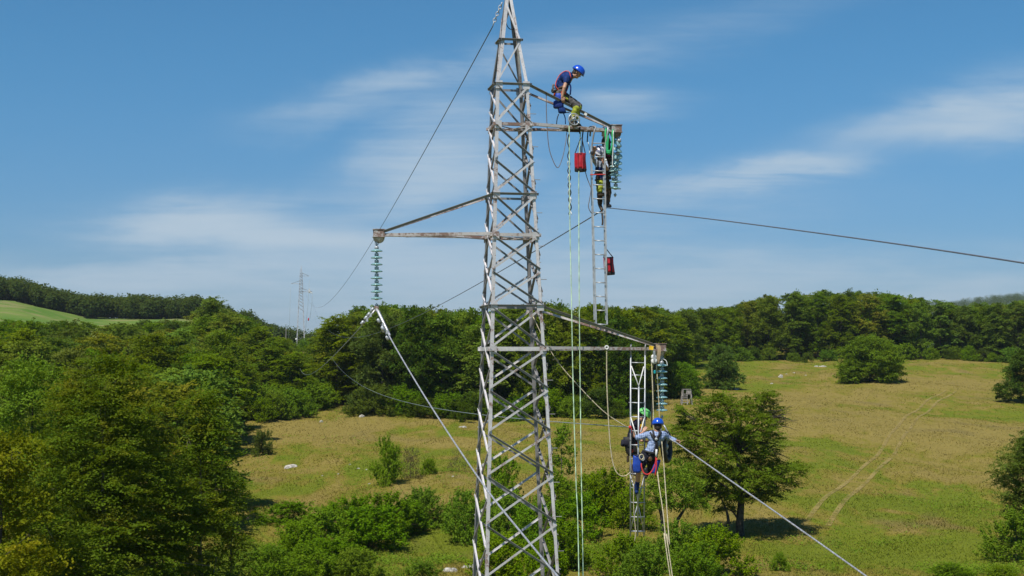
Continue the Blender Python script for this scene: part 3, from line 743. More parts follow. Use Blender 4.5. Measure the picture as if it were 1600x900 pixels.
for (px, yt, Y, w, k, lab) in [
    (455, 788, 118, 96, 0, 'green bush right beside the small tree at the foot of the beeches'),
    (545, 783, 112, 96, 1, 'tall leafy bush at the left end of the thick hedge on the near slope'),
    (605, 775, 113, 100, 2, 'widest dark green bush in the middle of the thick hedge on the near slope'),
    (662, 768, 119, 76, 3, 'lighter bush at the right end of the thick hedge left of the pylon'),
    (520, 846, 96, 104, 2, 'bright green bush in front of the thick hedge at the bottom edge'),
    (728, 772, 112, 66, 1, 'leafy bush touching the left legs of the pylon'),
    (795, 775, 108, 88, 0, 'green bush seen between the legs of the pylon'),
    (842, 790, 104, 80, 3, 'green bush behind the right legs of the pylon'),
    (905, 775, 112, 84, 2, 'green bush behind the pale green ropes'),
    (948, 738, 121, 84, 1, 'tall leafy bush left of the lattice ladder'),
    (780, 838, 94, 90, 3, 'bush low between the pylon legs at the bottom edge'),
    (850, 846, 92, 70, 2, 'small bush at the foot of the pylon, right of its legs'),
    (972, 838, 94, 78, 0, 'bushy shrub at the bottom edge below the lattice ladder'),
    (1062, 820, 95, 80, 1, 'bright bush at the bottom edge under the twin hanging ropes'),
    (1115, 828, 93, 96, 2, 'wide bright bush at the bottom edge in front of the spreading tree'),
    (660, 880, 88, 70, 0, 'low bush at the bottom edge left of the pylon'),
    (1582, 800, 98, 92, 0, 'leafy bush in the bottom right corner'),
    (1480, 884, 91, 60, 3, 'low ragged bush at the bottom edge near the right corner'),
    (1560, 888, 90, 60, 1, 'low ragged bush right in front of the leafy corner bush'),
    (1215, 868, 95, 28, 2, 'tiny shrub at the bottom edge right of the wide bright bush'),
    (505, 800, 104, 96, 0, 'green bush filling the gap in front of the left end of the thick hedge'),
    (578, 796, 106, 110, 3, 'dense dark green bush at the front of the thick hedge on the near slope'),
    (640, 790, 115, 70, 1, 'rounded bush behind the right half of the thick hedge'),
    (470, 818, 100, 90, 1, 'loose bright bush between the layered beech and the thick hedge'),
    (485, 858, 90, 90, 0, 'wide low bush at the bottom edge, right of the layered beech'),
    (560, 862, 91, 80, 1, 'low bright bush at the bottom edge under the thick hedge'),
    (755, 790, 116, 80, 2, 'bush showing behind the left legs of the pylon'),
    (870, 745, 126, 70, 0, 'upright bush at the foot of the slim young tree'),
    (922, 745, 124, 80, 3, 'rounded bush just behind the right-hand pale green rope'),
    (985, 770, 116, 70, 1, 'bush directly behind the foot of the lattice ladder'),
    (880, 820, 98, 90, 1, 'broad bush low behind the green ropes at the bottom of the photo'),
    (1005, 855, 90, 70, 3, 'bright low shrub between the ladder foot and the twin ropes, bottom edge'),
    (1090, 852, 89, 90, 0, 'front bush of the bottom clump right of the twin hanging ropes'),
    (425, 856, 92, 70, 3, 'low green bush at the foot of the layered beech, bottom edge')]:
    shrub(px, yt - 6, None, w * 1.12, BU[k], lab, Y=Y)

# slim young tree right of the pylon
pr = proto('t', 130, 6.6, 1.9, 1.35, 12, 'round', .16, 6, L_BUSH, cr=.36, per=22, r0=.08, mode='shoot', bark=M_BARKP)
Y = ground_at(878, 782); p = onground(878, Y); plant('young_tree', pr, p, P(878, 664, Y).z - p.z, 1.45, 'slim young tree with a bare stem just right of the pylon', 'tree', rnd=rs)

# the spreading tree behind the plaid lineman: crown built on its own limbs
def spreading_tree():
    Y = ground_at(1156, 838); base = onground(1156, Y); rng = np.random.default_rng(9)
    L = [(1120, 632, 30, 20, 0), (1095, 655, 34, 20, 1), (1150, 640, 30, 22, -1), (1190, 632, 26, 22, 0), (1205, 650, 20, 24, 1), (1175, 665, 34, 26, -2), (1140, 680, 38, 24, 1),
         (1085, 680, 32, 20, -1), (1065, 668, 22, 14, 1), (1075, 705, 24, 20, 0), (1120, 712, 30, 20, -2), (1165, 705, 38, 26, 2), (1200, 690, 24, 26, -1), (1195, 720, 32, 22, 1),
         (1225, 735, 30, 18, -1), (1245, 730, 18, 9, 0), (1215, 755, 28, 18, 1), (1175, 745, 34, 20, -2), (1130, 745, 30, 20, 1), (1095, 740, 28, 20, -1), (1110, 770, 28, 16, 1),
         (1150, 772, 26, 14, -1), (1195, 775, 24, 10, 0), (1135, 795, 16, 9, 0), (1080, 765, 22, 14, 0), (1060, 640, 10, 8, 0), (1135, 620, 14, 10, 1), (1205, 618, 12, 9, 0)]
    lobes = []
    for (px, py, rx, ry, dy) in L:
        q = P(px, py, Y + dy * 1.4) - base; s_ = Y / F
        lobes.append((np.array(q), np.array([rx * s_, rx * s_ * 1.15, ry * s_ * .8])))
    V_, F_ = crown(rng, lobes, .17, 3.4, .62, 'fan', 44, .12, -99, .22)
    root = empty('spreading_tree', base, 'spreading green tree with a forked trunk behind the lineman in the checked shirt', 'tree')
    mkobj('crown', V_ + np.array(base), F_, L_DARK2, root)
    mb = MB()
    tr = [P(x, y, Y + d) for (x, y, d) in ((1157, 842, 0), (1156, 815, 0), (1158, 780, .1), (1156, 745, 0), (1153, 710, .2), (1155, 680, 0), (1160, 650, -.2))]
    mb.tube(smooth_path(tr, 3), [.36 - .30 * i / 18 for i in range(19)], 8)
    for (i, (c, r)) in enumerate(lobes):
        e = Vector(c) + base; k = 5 if e.z > tr[4].z else (3 if e.z > tr[2].z else 2)
        a = tr[max(1, k - 1)].lerp(tr[k - 1], .5); mid = a.lerp(e, .55) + Vector((0, 0, .25))
        mb.tube(smooth_path([a, mid, e], 4), [.11 * (1 - .8 * q / 8) for q in range(9)], 5)
        for _ in range(3):
            e2 = e + Vector(rng.normal(size=3)) * .7
            mb.tube([mid, e.lerp(e2, .4), e2], [.035, .025, .008], 4, caps=False)
    # bare grey twigs on the right side
    for _ in range(46):
        a = P(1200 + rng.uniform(-10, 10), 670 + rng.uniform(-30, 40), Y + rng.uniform(-1, 1)); e = a + Vector((rng.uniform(.6, 2.2), rng.uniform(-1, 1), rng.uniform(-.6, 1.0)))
        mb.tube([a, a.lerp(e, .5) + Vector((0, 0, .15)), e], [.03, .02, .006], 4, caps=False)
    mb.build('trunk', M_BARK, root, True)
    s = [P(x, y, Y - .5) for (x, y) in ((1136, 838), (1138, 812), (1132, 790), (1120, 765))]
    MB().tube(smooth_path(s, 4), [.17 - .011 * i for i in range(13)], 7).build('second_stem', M_BARK, root, True)
L_DARK2 = leafmat('thorn_leaves', (0.060, 0.112, 0.006), (0.155, 0.215, 0.012), (0.21, 0.23, 0.016), .05, var=.1)
spreading_tree()
# second, leaning tree to its left
def leaning_tree():
    Y = 107.0; base = onground(1052, Y); rng = np.random.default_rng(19); s_ = Y / F
    L = [(1035, 745, 22, 16, 0), (1060, 735, 24, 18, 1), (1045, 770, 26, 16, -1), (1078, 758, 22, 16, 0), (1065, 785, 24, 12, 0), (1030, 790, 18, 12, 0), (1090, 785, 20, 10, 0), (1020, 765, 14, 14, 0)]
    lobes = [(np.array(P(x, y, Y + d) - base), np.array([rx * s_, rx * s_, ry * s_ * .85])) for (x, y, rx, ry, d) in L]
    V_, F_ = crown(rng, lobes, .16, 3.6, .55, 'puff', 40, .12, -99, .2)
    root = empty('leaning_tree', base, 'smaller tree with two leaning stems just left of the spreading tree', 'tree')
    mkobj('crown', V_ + np.array(base), F_, L_BUSH, root)
    for st in (((1055, 835), (1058, 815), (1068, 798), (1085, 770)), ((1036, 832), (1034, 805), (1028, 785), (1030, 760))):
        MB().tube(smooth_path([P(x, y, Y) for x, y in st], 4), [.2 - .013 * i for i in range(13)], 7).build('trunk', M_BARK, root, True)
leaning_tree()

# grass standing on the near meadow, and weeds between the shrubs
rng = np.random.default_rng(77)
m, t_, b = mat('grass_blades'); M_GRASS = m
g_ = t_.new('ShaderNodeNewGeometry'); c_, _a, _b = meadow_color(t_, g_.outputs['Position'])
c_ = t_.mix(t_.math('MULTIPLY', g_.outputs['Random Per Island'], .6), c_, t_.mix(1.0, c_, (1.2, 1.2, 1.15), 'MULTIPLY'))
t_.l.new(c_, b.inputs['Base Color']); b.inputs['Roughness'].default_value = .9; b.inputs['Specular IOR Level'].default_value = .1
n = 300000
Yg = 1 / (1 / 82 + (1 / 395 - 1 / 82) * rng.random(n)); pg = rng.uniform(300, 1640, n); xg = (pg - 800) / F * Yg; zg = H(xg, Yg)
hh = rng.uniform(.04, .15, n) * (1 + .5 * np.sin(xg * .5) * np.sin(Yg * .31)); ww = rng.uniform(.02, .06, n) * (Yg / 100)
ww *= .7; an = rng.uniform(-.9, .9, n); dx = np.cos(an) * ww; dy = np.sin(an) * ww; lx = rng.normal(0, .10, n); ly = rng.normal(0, .10, n)
pp = np.array([(p.x, p.y) for p in path[::3]]); keep = np.ones(n, bool)
dmin = np.full(n, 1e9)
for q in pp: dmin = np.minimum(dmin, np.hypot(xg - q[0], (yg_ := Yg) - q[1]))
keep = (dmin < .5) | (dmin > 1.45) | (rng.random(n) < .55)
for k_ in ('xg', 'Yg', 'zg', 'hh', 'dx', 'dy', 'lx', 'ly'): globals()[k_] = globals()[k_][keep]
n = int(keep.sum())
V_ = np.stack([np.stack([xg - dx, Yg - dy, zg - .02], 1), np.stack([xg + dx, Yg + dy, zg - .02], 1), np.stack([xg + lx, Yg + ly, zg + hh], 1)], 1).reshape(-1, 3)
o = mkobj('meadow_grass', V_, np.arange(3 * n).reshape(-1, 3), M_GRASS); tagit(o, 'dry yellow green grass standing on the meadow', 'grass', kind='stuff')
Cs, Ns = [], []
for (px, py, rx, ry, k) in [(445, 870, 40, 6, 420), (470, 893, 60, 6, 420), (590, 880, 50, 8, 160), (900, 880, 50, 8, 260), (1010, 858, 40, 8, 200), (700, 878, 30, 6, 60), (1540, 895, 60, 6, 160), (940, 862, 40, 6, 160), (1240, 890, 40, 6, 60),
                            (420, 720, 20, 20, 60), (590, 745, 40, 14, 110), (700, 740, 50, 8, 120), (560, 700, 70, 16, 50), (1460, 790, 50, 14, 60), (1330, 850, 100, 16, 70), (530, 648, 20, 10, 60), (1560, 800, 30, 20, 60)]:
    c0 = gp(px, min(py, 899)); s_ = c0.y / F
    for _ in range(k):
        x = c0.x + rng.normal() * rx * s_; y = c0.y + rng.normal() * ry * .33 * c0.y ** 2 / (F * 14) * 2; y = max(y, 84)
        m_ = 12; q = np.array([x, y, Hs(x, y) + .12]); off = rng.normal(size=(m_, 3)) * np.array([.28, .28, .16]); off[:, 2] = abs(off[:, 2])
        Cs.append(q + off); Ns.append(np.array([0, 0, 1.0]) + rng.normal(size=(m_, 3)) * .5)
V_, F_ = leaves(rng, np.concatenate(Cs), np.concatenate(Ns), .17)
tagit(mkobj('weeds', V_, F_, L_BUSH), 'low green weeds growing between the shrubs on the slope', 'weeds', kind='stuff')

# pale rocks
def rock(px, py, w, hgt, label, group=None, seed=0):
    p = gp(px, py); s_ = p.y / F; R = w * s_ / 2; rg = random.Random(seed)
    bm = bmesh.new(); bmesh.ops.create_icosphere(bm, subdivisions=3, radius=1.0)
    for v_ in bm.verts:
        n_ = 1 + .22 * math.sin(v_.co.x * 3.1 + seed) * math.cos(v_.co.y * 4.3 + seed) + rg.uniform(-.09, .09)
        v_.co = Vector((v_.co.x * R * n_, v_.co.y * R * .8 * n_, v_.co.z * hgt * s_ * n_ * .8 - .02)) + p
    vs = [v_.co.copy() for v_ in bm.verts]; fs = [tuple(v_.index for v_ in f.verts) for f in bm.faces]; bm.free()
    tagit(mkobj('rock', vs, fs, M_ROCK), label, 'rock', group)
ROCKS = [(456, 731, 20, 6, 'largest pale limestone rock lying below the small dark bush', None), (450, 733, 9, 4, 'small pale rock beside the largest limestone rock', None),
         (703, 894, 22, 9, 'white boulder on the grass left of the pylon at the bottom edge', None), (732, 888, 22, 5, 'flat pale rock right beside the pylon foot at the bottom edge', None),
         (503, 660, 6, 4, 'tiny white stone near the edge of the left-hand wood', None), (566, 652, 8, 5, 'pale stone at the left foot of the wood behind the pylon', None),
         (723, 668, 12, 3, 'flat pale stone below the small dark bush in front of the wood', None),
         (548, 727, 4, 2, 0, 0), (561, 733, 5, 2, 0, 0), (573, 735, 5, 2, 0, 0), (530, 742, 3, 2, 0, 0), (505, 744, 3, 2, 0, 0), (578, 757, 5, 2, 0, 0), (708, 745, 4, 2, 0, 0),
         (966, 620, 9, 3, 'pale stone on the grass left of the lattice ladder', None), (1219, 590, 7, 6, 'white rock on the upper meadow between the lone tree and the wide bush', None),
         (1150, 609, 9, 3, 'flat pale rock at the foot of the dark lone tree', None), (1285, 573, 12, 2, 'flat pale outcrop at the top of the meadow below the right-hand wood', None), (1275, 573, 7, 2, 'small pale outcrop left of the flat one at the top of the meadow', None),
         (1258, 587, 3, 1.5, 0, 1), (1205, 600, 5, 2, 0, 1), (1240, 583, 4, 1.5, 0, 1), (1228, 585, 3, 1.5, 0, 1)]
for i, (px, py, w, hg, lab, gr) in enumerate(ROCKS):
    if lab == 0: lab, grp = (('little pale stone scattered in the grass left of the pylon', 'little stones left of the pylon') if gr == 0 else ('little pale stone scattered on the upper right-hand meadow', 'little stones on the upper meadow'))
    else: grp = None
    rock(px, py, w, hg, lab, grp, i)

# timber hunting stand on the meadow
def hunting_stand():
    Y = ground_at(1072, 632); base = onground(1072, Y); s_ = Y / F
    root = empty('hunting_stand', base, 'small weathered timber hunting stand on the meadow beyond the spreading tree', 'hunting stand')
    W2, Ht = 7.5 * s_, 23 * s_
    def q(x, y, z): return base + Vector((x, y, z))
    tops = {}
    for (sx, sy) in ((-1, -1), (1, -1), (1, 1), (-1, 1)):
        MB().beam(q(sx * W2 * 1.1, sy * .9, -.1), q(sx * W2 * .75, sy * .65, Ht), .16, .16).build('leg', M_WOODG, root)
    mb = MB()
    mb.box(q(.30 * W2, -.70, Ht * .86), (W2 * .95, .05, Ht * .28)); mb.box(q(W2 * .80, 0, Ht * .86), (.05, 1.3, Ht * .28)); mb.build('side_boards', M_WOODG, root)
    MB().box(q(0, 0, Ht * .70), (W2 * 1.75, 1.5, .10)).build('platform', M_WOODG, root)
    MB().box(q(0, 0, Ht + .05), (W2 * 1.7, 1.6, .08)).build('roof', M_WOODG, root)
    mb = MB()
    for z in (.14, .30, .46, .58): mb.beam(q(-W2 * 1.15, -.98, Ht * z), q(0, -.98, Ht * z), .10, .12)
    for x in (-W2 * 1.12, 0): mb.beam(q(x, -1.05, 0), q(x * .8, -.8, Ht * .7), .12, .12)
    mb.build('ladder', M_WOODG, root)
    MB().beam(q(0, -.9, .1), q(W2, -.8, Ht * .6), .08, .1).build('brace', M_WOODG, root)
hunting_stand()
#==TOWER==
# ------------------------------------------------------------------ pylon
PSI = math.radians(11.0)
AV = Vector((math.cos(PSI), math.sin(PSI), 0)); DV = Vector((-math.sin(PSI), math.cos(PSI), 0))
def zl(py): return P(800, py, 30.55).z
ZW = sorted([(zl(-22), .09), (zl(0), .16), (zl(58), .40), (zl(130), .70), (zl(200), .78), (zl(880), 1.57), (0, 1.57 + (zl(880)) * (1.57 - .78) / (zl(200) - zl(880)))])
def wz(z): return interp(z, ZW)
FL_LEV = [58, 130, 193, 248, 303, 367, 423, 478, 545, 608, 674, 741, 816, 898, 985]
SD_LEV = [130, 165, 193, 233, 288, 343, 400, 457, 511, 575, 640, 705, 778, 852, 935]
def lattice_tower(cxf, cy, dz, ground_z, label, near=True):
    fx = lambda z: cxf(z - dz)
    def C(z, i, j):
        w_ = wz(z - dz); return Vector((fx(z), cy, z)) + AV * (i * w_ / 2) + DV * (j * w_ / 2)
    root = empty('lattice_tower', (fx(ground_z), cy, ground_z), label, 'pylon')
    Z = lambda py: zl(py) + dz
    big = 1.0 if near else 1.6
    ms, md, mr = (M_STEEL, M_STEEL_D, M_STEEL_R) if near else (M_STEEL_F,) * 3
    top = Z(-22)
    for (i, j) in ((-1, -1), (1, -1), (1, 1), (-1, 1)):
        mb = MB(); s_ = .066 * big; hs = [top, Z(58), Z(130), Z(200), ground_z - .3]
        for k in range(4):
            a, b_ = C(hs[k + 1], i, j), C(hs[k], i, j)
            mb.beam(a - AV * i * s_ / 2, b_ - AV * i * s_ / 2, s_, .010, up=DV)
            mb.beam(a - DV * j * (s_ / 2 + .006), b_ - DV * j * (s_ / 2 + .006), .010, s_, up=DV)
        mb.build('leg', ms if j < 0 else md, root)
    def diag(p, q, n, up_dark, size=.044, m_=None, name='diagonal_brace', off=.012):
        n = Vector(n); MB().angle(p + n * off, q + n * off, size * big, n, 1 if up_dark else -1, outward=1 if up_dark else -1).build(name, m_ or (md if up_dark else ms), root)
    low = []
    for (j, nrm) in ((-1, -DV), (1, DV)):
        for k in range(len(FL_LEV) - 1):
            za, zb = Z(FL_LEV[k]) - .03, Z(FL_LEV[k + 1]) + .03
            if FL_LEV[k] == 58:
                if j < 0: diag(C(za, 1, j), C(zb, -1, j), nrm, False, .035)
                else: diag(C(za, -1, j), C(zb, 1, j), nrm, True, .035)
                continue
            diag(C(za, -1, j), C(zb, 1, j), nrm, True)
            diag(C(za, 1, j), C(zb, -1, j), nrm, False, off=.030)
    for (i, nrm) in ((-1, -AV), (1, AV)):
        for k in range(len(SD_LEV) - 1):
            za, zb = Z(SD_LEV[k]) - .02, Z(SD_LEV[k + 1]) + .02
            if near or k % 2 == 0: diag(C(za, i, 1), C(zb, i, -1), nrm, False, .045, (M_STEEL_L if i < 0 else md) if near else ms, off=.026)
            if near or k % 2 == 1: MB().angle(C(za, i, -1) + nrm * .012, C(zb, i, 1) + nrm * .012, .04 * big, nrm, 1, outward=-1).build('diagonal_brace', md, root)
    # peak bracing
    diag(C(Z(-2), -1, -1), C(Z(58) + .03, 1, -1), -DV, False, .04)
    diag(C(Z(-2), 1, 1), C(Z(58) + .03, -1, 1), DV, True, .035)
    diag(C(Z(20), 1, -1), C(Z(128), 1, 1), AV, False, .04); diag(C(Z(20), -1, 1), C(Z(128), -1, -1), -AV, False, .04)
    mb = MB(); mb.box((fx(top), cy, top), (.16, .16, .05)); mb.box((fx(top), cy, top + .12), (.05, .05, .22)); mb.build('peak_cap', md, root)
    # horizontals
    for py, sz in ((58, .045), (130, .05), (193, .065), (303, .05), (367, .07), (478, .05), (545, .085)):
        z = Z(py); mm = {193: mr, 367: mr, 545: ms}.get(py, md)
        for (a, b_, n_) in (((-1, -1), (1, -1), -DV), ((-1, 1), (1, 1), DV), ((-1, -1), (-1, 1), -AV), ((1, -1), (1, 1), AV)):
            p, q = C(z, *a), C(z, *b_); ext = (q - p).normalized() * .07
            diag(p - ext, q + ext, n_, False if mm is not md else True, sz, mm, 'horizontal_strut', .02)
    for py in (193, 367):
        z = Z(py) - .03
        for (a, b_) in (((-1, -1), (1, 1)), ((1, -1), (-1, 1))):
            MB().beam(C(z, *a), C(z, *b_), .045, .012).build('plan_brace', mr, root); z -= .02
    if not near: # rest of the bracing down to the ground
        pass
    mb = MB(); z = Z(985)
    while z > ground_z + 1.6:
        z2 = max(z - 1.5, ground_z)
        for (a, b_) in (((-1, -1), (1, -1)), ((1, -1), (1, 1)), ((1, 1), (-1, 1)), ((-1, 1), (-1, -1))):
            mb.beam(C(z, *a), C(z2, *b_), .06, .01); mb.beam(C(z, *b_), C(z2, *a), .06, .012)
        z = z2
    if mb.v: mb.build('lower_bracing', ms, root)
    for (i, j) in ((-1, -1), (1, -1), (1, 1), (-1, 1)):
        c = C(ground_z, i, j); MB().lathe(c - Vector((0, 0, .3)), [(.28, 0), (.26, .5)], n=12).build('footing', M_CONC, root)
    if near:
        for py in (130, 193, 303, 367, 478, 545):
            for (i, j) in ((-1, -1), (1, -1), (1, 1), (-1, 1)):
                c = C(Z(py), i, j) + DV * j * .034 - AV * i * .05
                MB().box(c - Vector((0, 0, .02)), (.15, .008, .17), Matrix.Rotation(PSI, 3, 'Z')).build('gusset_plate', ms, root)
        for k in range(34):
            c = C(Z(150) - k * .36, 1, -1)
            MB().tube([c, c + (AV * .13 if k % 2 else -DV * .13)], .008, 5).build('step_bolt', md, root)
    # cross arms
    def arm(side, plo, pup, tx, ty, rr_):
        L_ = (tx - 797) / 71.93 / math.cos(PSI)
        tip = Vector((cxf(zl(plo)), cy, 0)) + AV * L_; tip.z = P(800, ty, 31 + L_ * math.sin(PSI)).z + dz
        if near: tip = P(tx, ty, 31 + L_ * math.sin(PSI))
        else: tip.x = fx(Z(plo)) + AV.x * L_; tip.y = cy + AV.y * L_
        A = empty('cross_arm', tip - world_loc(root), None, None); A.parent = root
        for j in (-1, 1):
            p = C(Z(plo), side, j); q = tip + Vector((-AV.x * side * .1, 0, -.0)) + DV * j * .05
            MB().angle(p + Vector((0, 0, .02)), q, .065 * big, DV * j, -1, outward=-1).build('lower_chord', rr_, A)
            p2 = C(Z(pup), side, j); q2 = tip + Vector((-AV.x * side * .1, 0, .07)) + DV * j * .05
            MB().angle(p2, q2, .052 * big, DV * j, 1 if j < 0 else -1, outward=1 if j < 0 else -1).build('upper_chord', md if j < 0 else rr_, A)
        # plan lacing between lower chords
        mb = MB()
        fr = [(.0, .45), (.45, .75)]
        for k, (a, b_) in enumerate(fr):
            pa = C(Z(plo), side, 1 if k == 0 else -1).lerp(tip, a); pb = C(Z(plo), side, -1 if k == 0 else 1).lerp(tip, b_)
            mb.beam(pa - Vector((0, 0, .03)), pb - Vector((0, 0, .03)), .045, .012)
        mb.build('lacing', md, A)
        mb = MB()
        for zz in (-.045, .115): mb.box(tip + Vector((0, 0, zz)), (.26, .22, .014), Matrix.Rotation(PSI, 3, 'Z'))
        for jj in (-1, 1): mb.box(tip + DV * jj * .09 + Vector((0, 0, .035)), (.23, .012, .145), Matrix.Rotation(PSI, 3, 'Z'))
        mb.build('end_plate', mr, A)
        return tip
    tips = [arm(1, 193, 130, 962, 204, mr), arm(-1, 367, 303, 592, 367, mr), arm(1, 545, 479, 1031, 545, mr if near else ms)]
    return root, tips
CXF = lambda z: ((796 + ((560 - (z - CAMZ) * F / 31) - 130) * .012) - 800) / F * 31
TW, TIPS = lattice_tower(CXF, 31.0, 0.0, Hs(0, 31), 'tall weathered lattice pylon in front with four linemen working on its right side', True)
FX = (470 - 800) / F * 437
TW2, TIPS2 = lattice_tower(lambda z: FX, 437.0, 20.2, Hs(FX, 437), 'small distant lattice pylon standing in the gap between the two woods', False)

# ------------------------------------------------------------------ insulators
def insulator(top, bot, n, label, gap_top=.17, gap_bot=.15, tilt=None, group=None, start=None):
    top = Vector(top); bot = Vector(bot)
    root = empty('insulator_string', top, label, 'insulator', group)
    d = (bot - top); L_ = d.length; d.normalize()
    mb = MB(); mb.tube([top, top + d * gap_top], .014, 6); mb.ring(top + d * .05, .035, .010, (0, 1, 0), 14, 6); mb.box(top + d * .12, (.03, .05, .06)); mb.build('top_shackle', M_ALU, root)
    st = (L_ - gap_top - gap_bot) / n
    for k in range(n):
        p = top + d * (gap_top + st * (k + .25)); ax = -d
        if tilt: ax = (-d + Vector(tilt(k))).normalized()
        MB().lathe(p, [(.02, -.045), (.05, -.030), (.124, -.022), (.128, -.010), (.11, .004), (.06, .022), (.035, .030)], ax, 20).build('glass_disc', M_GLASS, root, True)
        MB().lathe(p + ax * .024, [(.036, 0), (.046, .018), (.046, .052), (.028, .066), (.012, .07), (.012, .095)], ax, 14).build('metal_cap', M_ALU, root, True)
    mb = MB(); q = bot - d * gap_bot
    mb.tube([q, bot], .013, 6); mb.lathe(q + d * .03, [(.03, 0), (.035, .02), (.022, .05)], d, 10); mb.build('bottom_link', M_ALU, root)
    return root
for k, T_ in enumerate(TIPS):   # hanger brackets below the arm tips belong to the pylon
    mb = MB(); mb.ring(T_ + Vector((0, 0, -.06)), .11, .016, (0, 1, .2), 16, 6, .5, math.pi / 2 * 0)
    mb.lathe(T_ + Vector((0, 0, -.16)), [(.03, 0), (.085, .05), (.10, .10)], n=14)
    mb.build('hanger_bracket', M_STEEL_R, TW)
YL, YR, YU = TIPS[1].y, TIPS[2].y, TIPS[0].y
insulator(P(588.5, 377, YL), P(588.5, 481, YL), 8, 'string of eight glass discs hanging from the left cross arm of the near pylon', gap_top=.16, gap_bot=.10)
insulator(P(1034, 556, YR), P(1034.5, 662, YR), 8, 'string of glass discs hanging from the lowest cross arm above the checked shirt', gap_top=.17, gap_bot=.20)
rg = random.Random(3); tl = [(.9, -.7, .1), (.5, -.5, 0), (.15, -1.0, 0), (.1, -.6, 0), (.0, -.4, 0), (.0, -.15, 0), (-.05, -.1, 0), (.05, -.05, 0)]
insulator(P(965.5, 212, YU), P(961, 308, YU), 8, 'slack string of tilted glass discs at the outer end of the top cross arm', tilt=lambda k: tl[k], gap_top=.12, gap_bot=.10)
insulator(P(957.5, 226, YU + .3), P(958, 282, YU + .3), 5, 'short second string of glass discs partly hidden behind the green slings', tilt=lambda k: (-.3, -.9 + .15 * k, 0), gap_top=.22, gap_bot=.08)

# ------------------------------------------------------------------ conductors and wires
def wire(name, pts, r, m_, label, cat='wire', group=None, n=6):
    o = MB().tube(pts, r, n).build(name, m_, None, True); return tagit(o, label, cat, group)
def Q(px, py, Y): return P(px, py, Y)
pk = Q(770, 41, 31.1)
wire('earth_wire', sag(pk, Q(471, 425, 437), 8.4), .012, M_WIRE_D, 'thin dark earth wire running from the pylon peak down to the distant pylon')
wire('conductor', sag(Q(948, 324.5, 31.5), Q(483, 452, 437), 7.7), .013, M_WIRE_D, 'dark conductor running from below the ladder worker back to the distant pylon')
wire('conductor', smooth_path([Q(948, 324.5, 31.5), Q(1100, 341, 27.5), Q(1350, 374, 21.5), Q(1600, 411, 16.8), Q(1900, 462, 13)], 10), .0115, M_WIRE_D, 'dark conductor crossing the sky to the right edge of the photo')
wire('conductor', sag(Q(986, 667.5, 31.4), Q(487, 472, 437), 8.0), .013, M_WIRE_M, 'thin grey conductor passing behind the pylon to the lattice ladder')
a = Q(570, 504, 30.4); bb = Q(462, 536, 437)
wire('conductor', sag(a, bb, 4.35), .012, M_WIRE_M, 'sagging thin conductor from the left insulator string towards the distant pylon foot')
wire('conductor', smooth_path([Q(589, 483, YL), Q(606, 521, 29.6), Q(650, 597, 27.2), Q(700, 676, 24.6), Q(760, 764, 21.5), Q(815, 833, 19.2), Q(870, 899, 17.2), Q(930, 965, 15.5), Q(1010, 1050, 13.8)], 8), .0145, M_WIRE, 'thick bright conductor descending from the left insulator string across the pylon legs')
wire('conductor', smooth_path([Q(1056, 691, 31.1), Q(1100, 722, 29), Q(1160, 764, 26.8), Q(1240, 820, 24.2), Q(1350, 898, 21.4), Q(1450, 970, 19.4)], 8), .0145, M_WIRE, 'thick bright conductor from the lineman in the checked shirt to the lower right')
# armour rods and clamps at the left string
root = empty('suspension_clamp', Q(588.5, 481, YL), 'bright clamp with armour rods at the bottom of the left insulator string', 'clamp')
MB().tube([Q(587, 481, YL), Q(591, 487, YL - .05), Q(609, 524, 29.5)], [.028, .034, .024], 8).build('armour_rod', M_WIRE, root, True)
MB().tube([Q(588, 482, YL), Q(580, 492, YL), Q(570, 503, YL)], [.022, .022, .012], 8).build('armour_rod', M_WIRE, root, True)
mb = MB(); mb.box(Q(588.5, 480, YL), (.09, .07, .06)); mb.tube([Q(586, 476, YL), Q(591, 476, YL)], .012); mb.build('clamp_body', M_STEEL_R, root)
def damper(px, py, Y, dx, dy, label):
    c = Q(px, py, Y); d = Vector((dx, 0, -dy)).normalized(); nrm = Vector((d.z, 0, -d.x))
    r_ = empty('vibration_damper', c, label, 'damper')
    mb = MB(); mb.box(c - nrm * .0 + Vector((0, -.03, 0)), (.04, .05, .07)); mb.build('clamp', M_ALU, r_)
    MB().tube(smooth_path([c - d * .11 + nrm * .05, c + nrm * .04, c + d * .11 + nrm * .05], 4), .007, 5).build('messenger_cable', M_WIRE_D, r_)
    for s_ in (-1, 1): MB().lathe(c + d * s_ * .11 + nrm * .05, [(.018, -.05), (.034, -.03), (.034, .03), (.02, .05)], d, 10).build('weight', M_ALU, r_, True)
damper(598.5, 507, 29.9, .45, .9, 'upper vibration damper on the thick conductor below the left string')
damper(605, 519, 29.6, .45, .9, 'lower vibration damper on the thick conductor below the left string')
damper(579.5, 492.5, YL, -.6, .8, 'vibration damper close to the clamp on the thin rear conductor')
damper(574, 500, YL, -.6, .8, 'outer vibration damper on the thin rear conductor left of the clamp')
